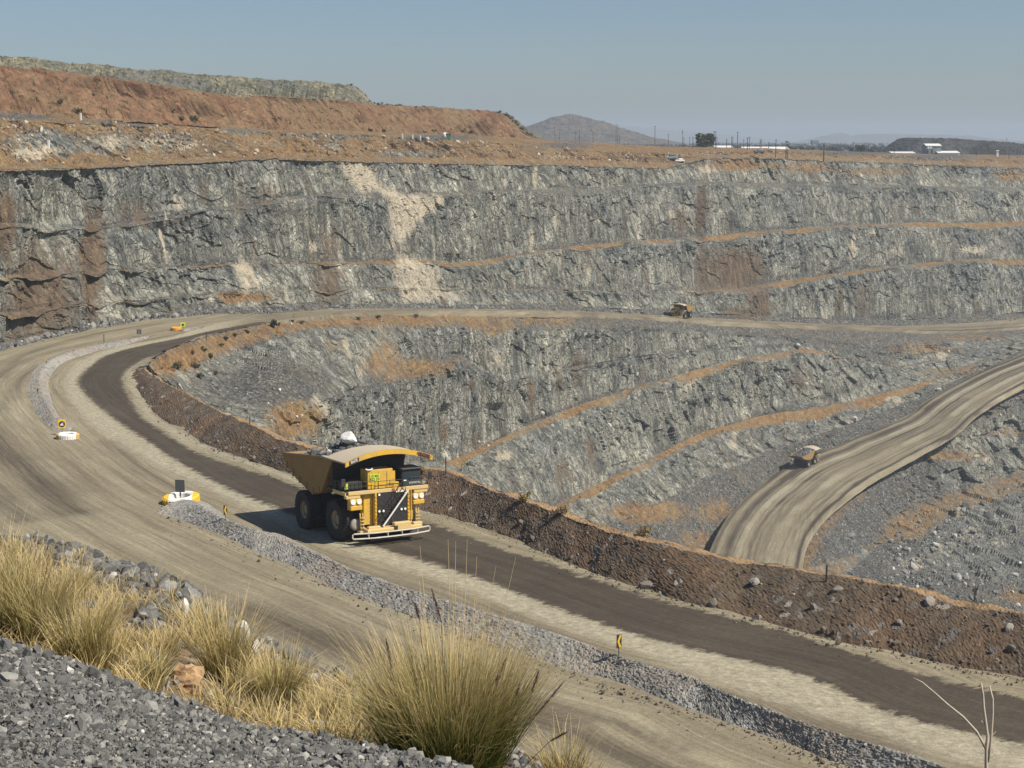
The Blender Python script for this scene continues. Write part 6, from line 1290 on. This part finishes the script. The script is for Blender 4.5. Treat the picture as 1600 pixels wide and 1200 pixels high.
TUS = [(22, 1005, 175, 900, .5), (68, 1012, 165, 800, .45), (-15, 985, 190, 700, .5), (128, 1046, 150, 900, .4), (158, 1052, 110, 500, .3), (238, 1080, 95, 520, .55), (352, 1068, 150, 1000, .35), (318, 1010, 95, 400, .25), (432, 1112, 125, 1000, .5), (455, 1100, 90, 450, .3), (380, 1092, 80, 400, .35), (405, 1126, 60, 300, .2), (505, 1138, 85, 450, .45), (528, 1144, 100, 450, .4), (480, 1128, 60, 300, .3), (880, 1232, 120, 450, .35), (905, 1240, 90, 260, .2), (100, 965, 110, 500, .2), (30, 930, 95, 450, .15), (160, 1000, 90, 380, .15), (60, 900, 70, 300, .1), (20, 880, 60, 300, .1), (120, 925, 60, 260, .1), (200, 1020, 60, 260, .15), (260, 1025, 70, 300, .2), (300, 985, 60, 260, .15), (130, 880, 30, 200, .1), (560, 1160, 90, 360, .35)]
WH = [(22, 'at the far left edge'), (432, 'right of the orange-tan boulder'), (352, 'behind the orange-tan boulder')]
for k, (x_, y_, hp, n_, gr_) in enumerate(TUS):
    g = hit(slope_sheet, x_, y_) or hit(grav_sheet, x_, y_); H_ = hp * g.y / F * 1.0
    big_ = hp >= 140; 
    lab = {0: 'dry yellow tussock second from the left edge', 1: 'dry yellow tussock third from the left edge', 2: 'tall dry tussock cut by the left edge of the view', 3: 'dry tussock directly above the gravel bank at left, right of the tallest group', 5: 'small green-based tussock left of the orange-tan boulder', 6: 'wide straw-coloured tussock right behind the orange-tan boulder', 8: 'rounded tussock halfway between the orange-tan boulder and the largest tussock', 15: 'small dry tussock at the bottom edge, right of the largest tussock'}.get(k)
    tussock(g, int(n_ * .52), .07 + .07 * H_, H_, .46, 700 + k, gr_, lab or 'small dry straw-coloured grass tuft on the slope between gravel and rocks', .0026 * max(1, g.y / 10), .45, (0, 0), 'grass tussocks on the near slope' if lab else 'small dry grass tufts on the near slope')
P, x, y = grid_pts(Vs[:62], 1700, rg, lambda x, y, P, i: (~((x > 250) & (x < 325) & (y > 1020) & (y < 1100))) * ((x > -40) & (x < 620)).astype(float) * np.clip(1.1 - i / 62, .12, 1) * (fbm(P / 1.5, 2, 99) > -.12))
VV_, FF_, h_, t_, off = [], [], [], [], 0
protos = [blades(16, .05, .26, .8, 900 + k, .0034, 4, .6) for k in range(6)]
for k in range(len(P)):
    v, f_, hh, tt, _ = protos[k % 6]; s_ = rg.uniform(.45, 1.3); a = rg.uniform(0, 6.28); R_ = np.array([[math.cos(a), -math.sin(a), 0], [math.sin(a), math.cos(a), 0], [0, 0, 1]])
    VV_.append((v * s_) @ R_.T + P[k]); FF_.append(f_ + off); off += len(v); h_.append(hh); t_.append(tt)
dg_ = mesh_np('dry_grass', np.concatenate(VV_), np.concatenate(FF_), MG); set_attr(dg_, 'h', np.concatenate(h_)); set_attr(dg_, 'tint', np.concatenate(t_)); set_attr(dg_, 'green', np.zeros(off)); tag(dg_, 'thin short dry grass over the near slope between the tussocks', 'grass', None, 'stuff')
# bare twig at the lower right, growing from the bank just below the view
tw0 = PY(np.array(1541.), np.array(1262.), np.array(6.0)); tl = lambda x_, y_: tuple(np.array(PY(np.array(float(x_)), np.array(float(y_)), np.array(6.0))) - tw0)
tg = empty('bare_twig', Vector(tw0)); MT = paint('pale_twig', (0.55, 0.47, 0.36), .7, (0.3, 0.24, 0.18), .4, 0, 30)
MB().tube([tl(1541, 1262), tl(1541, 1200), tl(1541, 1170), tl(1543, 1150), tl(1537, 1105), tl(1536, 1085), tl(1533, 1067)], [.008, .0075, .0065, .006, .005, .004, .0028], 7).build('stem', MT, tg, True)
MB().tube([tl(1543, 1190), tl(1548, 1160), tl(1551, 1115), tl(1551, 1092), tl(1546, 1071)], [.006, .0052, .0045, .004, .003], 7).build('branch', MT, tg, True)
MB().tube([tl(1541, 1171), tl(1526, 1143), tl(1505, 1120), tl(1480, 1100), tl(1460, 1082), tl(1441, 1066), tl(1427, 1059)], [.0055, .0045, .004, .0035, .003, .0024, .0018], 7).build('branch', MT, tg, True)
MB().tube([tl(1539, 1132), tl(1533, 1126)], [.0032, .002], 6).build('twig_stub', MT, tg); MB().tube([tl(1550, 1149), tl(1556, 1143)], [.003, .0018], 6).build('twig_stub', MT, tg)
tag(tg, 'bare pale forked twig sticking up in the lower right corner', 'twig')
# ------------------------------------------------------------ light, air, camera
SUN = Vector((0.60, -0.26, 0.755)).normalized()
sl_ = bpy.data.lights.new('sun', 'SUN'); sl_.energy = 4.8; sl_.angle = math.radians(0.53); sl_.color = (1.0, 0.92, 0.79)
so_ = bpy.data.objects.new('sun', sl_); COL.objects.link(so_); so_.rotation_euler = SUN.to_track_quat('Z', 'Y').to_euler()
wd = bpy.data.worlds.new('World'); scene.world = wd; wd.use_nodes = True
nt = wd.node_tree; bg = nt.nodes['Background']
sk = nt.nodes.new('ShaderNodeTexSky'); sk.sky_type = 'NISHITA'; sk.sun_disc = False
sk.sun_elevation = math.asin(SUN.z); sk.sun_rotation = math.atan2(SUN.x, SUN.y)
sk.altitude = 1000; sk.air_density = 1.0; sk.dust_density = 2.0; sk.ozone_density = 4.4
nt.links.new(sk.outputs[0], bg.inputs[0]); bg.inputs[1].default_value = 0.068
cam = bpy.data.cameras.new('camera'); co = bpy.data.objects.new('camera', cam); COL.objects.link(co)
cam.sensor_width = 36; cam.lens = 36 * F / 1600; cam.clip_start = 0.1; cam.clip_end = 80000
co.location = (0, 0, 0); co.rotation_euler = (math.pi / 2 - PITCH, 0, 0)
scene.camera = co
scene.view_settings.view_transform = 'Standard'; scene.view_settings.look = 'None'; scene.view_settings.exposure = 0.35; scene.view_settings.gamma = 1
scene.cycles.max_bounces = 5; scene.cycles.diffuse_bounces = 3; scene.cycles.volume_bounces = 1; scene.cycles.caustics_reflective = False; scene.cycles.caustics_refractive = False
scene.cycles.use_denoising = True; scene.cycles.denoiser = 'OPENIMAGEDENOISE'; scene.cycles.denoising_prefilter = 'ACCURATE'; scene.cycles.denoising_input_passes = 'RGB_ALBEDO_NORMAL'

# hazy dry-season air over the whole pit, up to the hills
hv = [(x, y, z) for z in (-193, 125) for (x, y) in ((-13000, -300), (13000, -300), (13000, 14500), (-13000, 14500))]
hz = mesh_np('haze', hv, [(0, 3, 2, 1), (4, 5, 6, 7), (0, 1, 5, 4), (1, 2, 6, 5), (2, 3, 7, 6), (3, 0, 4, 7)], None, False, 'stuff')
hm = bpy.data.materials.new('haze_air'); hm.use_nodes = True; hn = hm.node_tree; hn.nodes.clear()
ho = hn.nodes.new('ShaderNodeOutputMaterial'); hp = hn.nodes.new('ShaderNodeVolumePrincipled'); hn.links.new(hp.outputs[0], ho.inputs['Volume'])
hp.inputs['Color'].default_value = (0.62, 0.73, 0.86, 1); hp.inputs['Density'].default_value = 0.00014; hp.inputs['Anisotropy'].default_value = 0.1
hz.data.materials.append(hm)
tag(hz, 'thin pale dry-season haze over the pit and the far hills', 'haze')
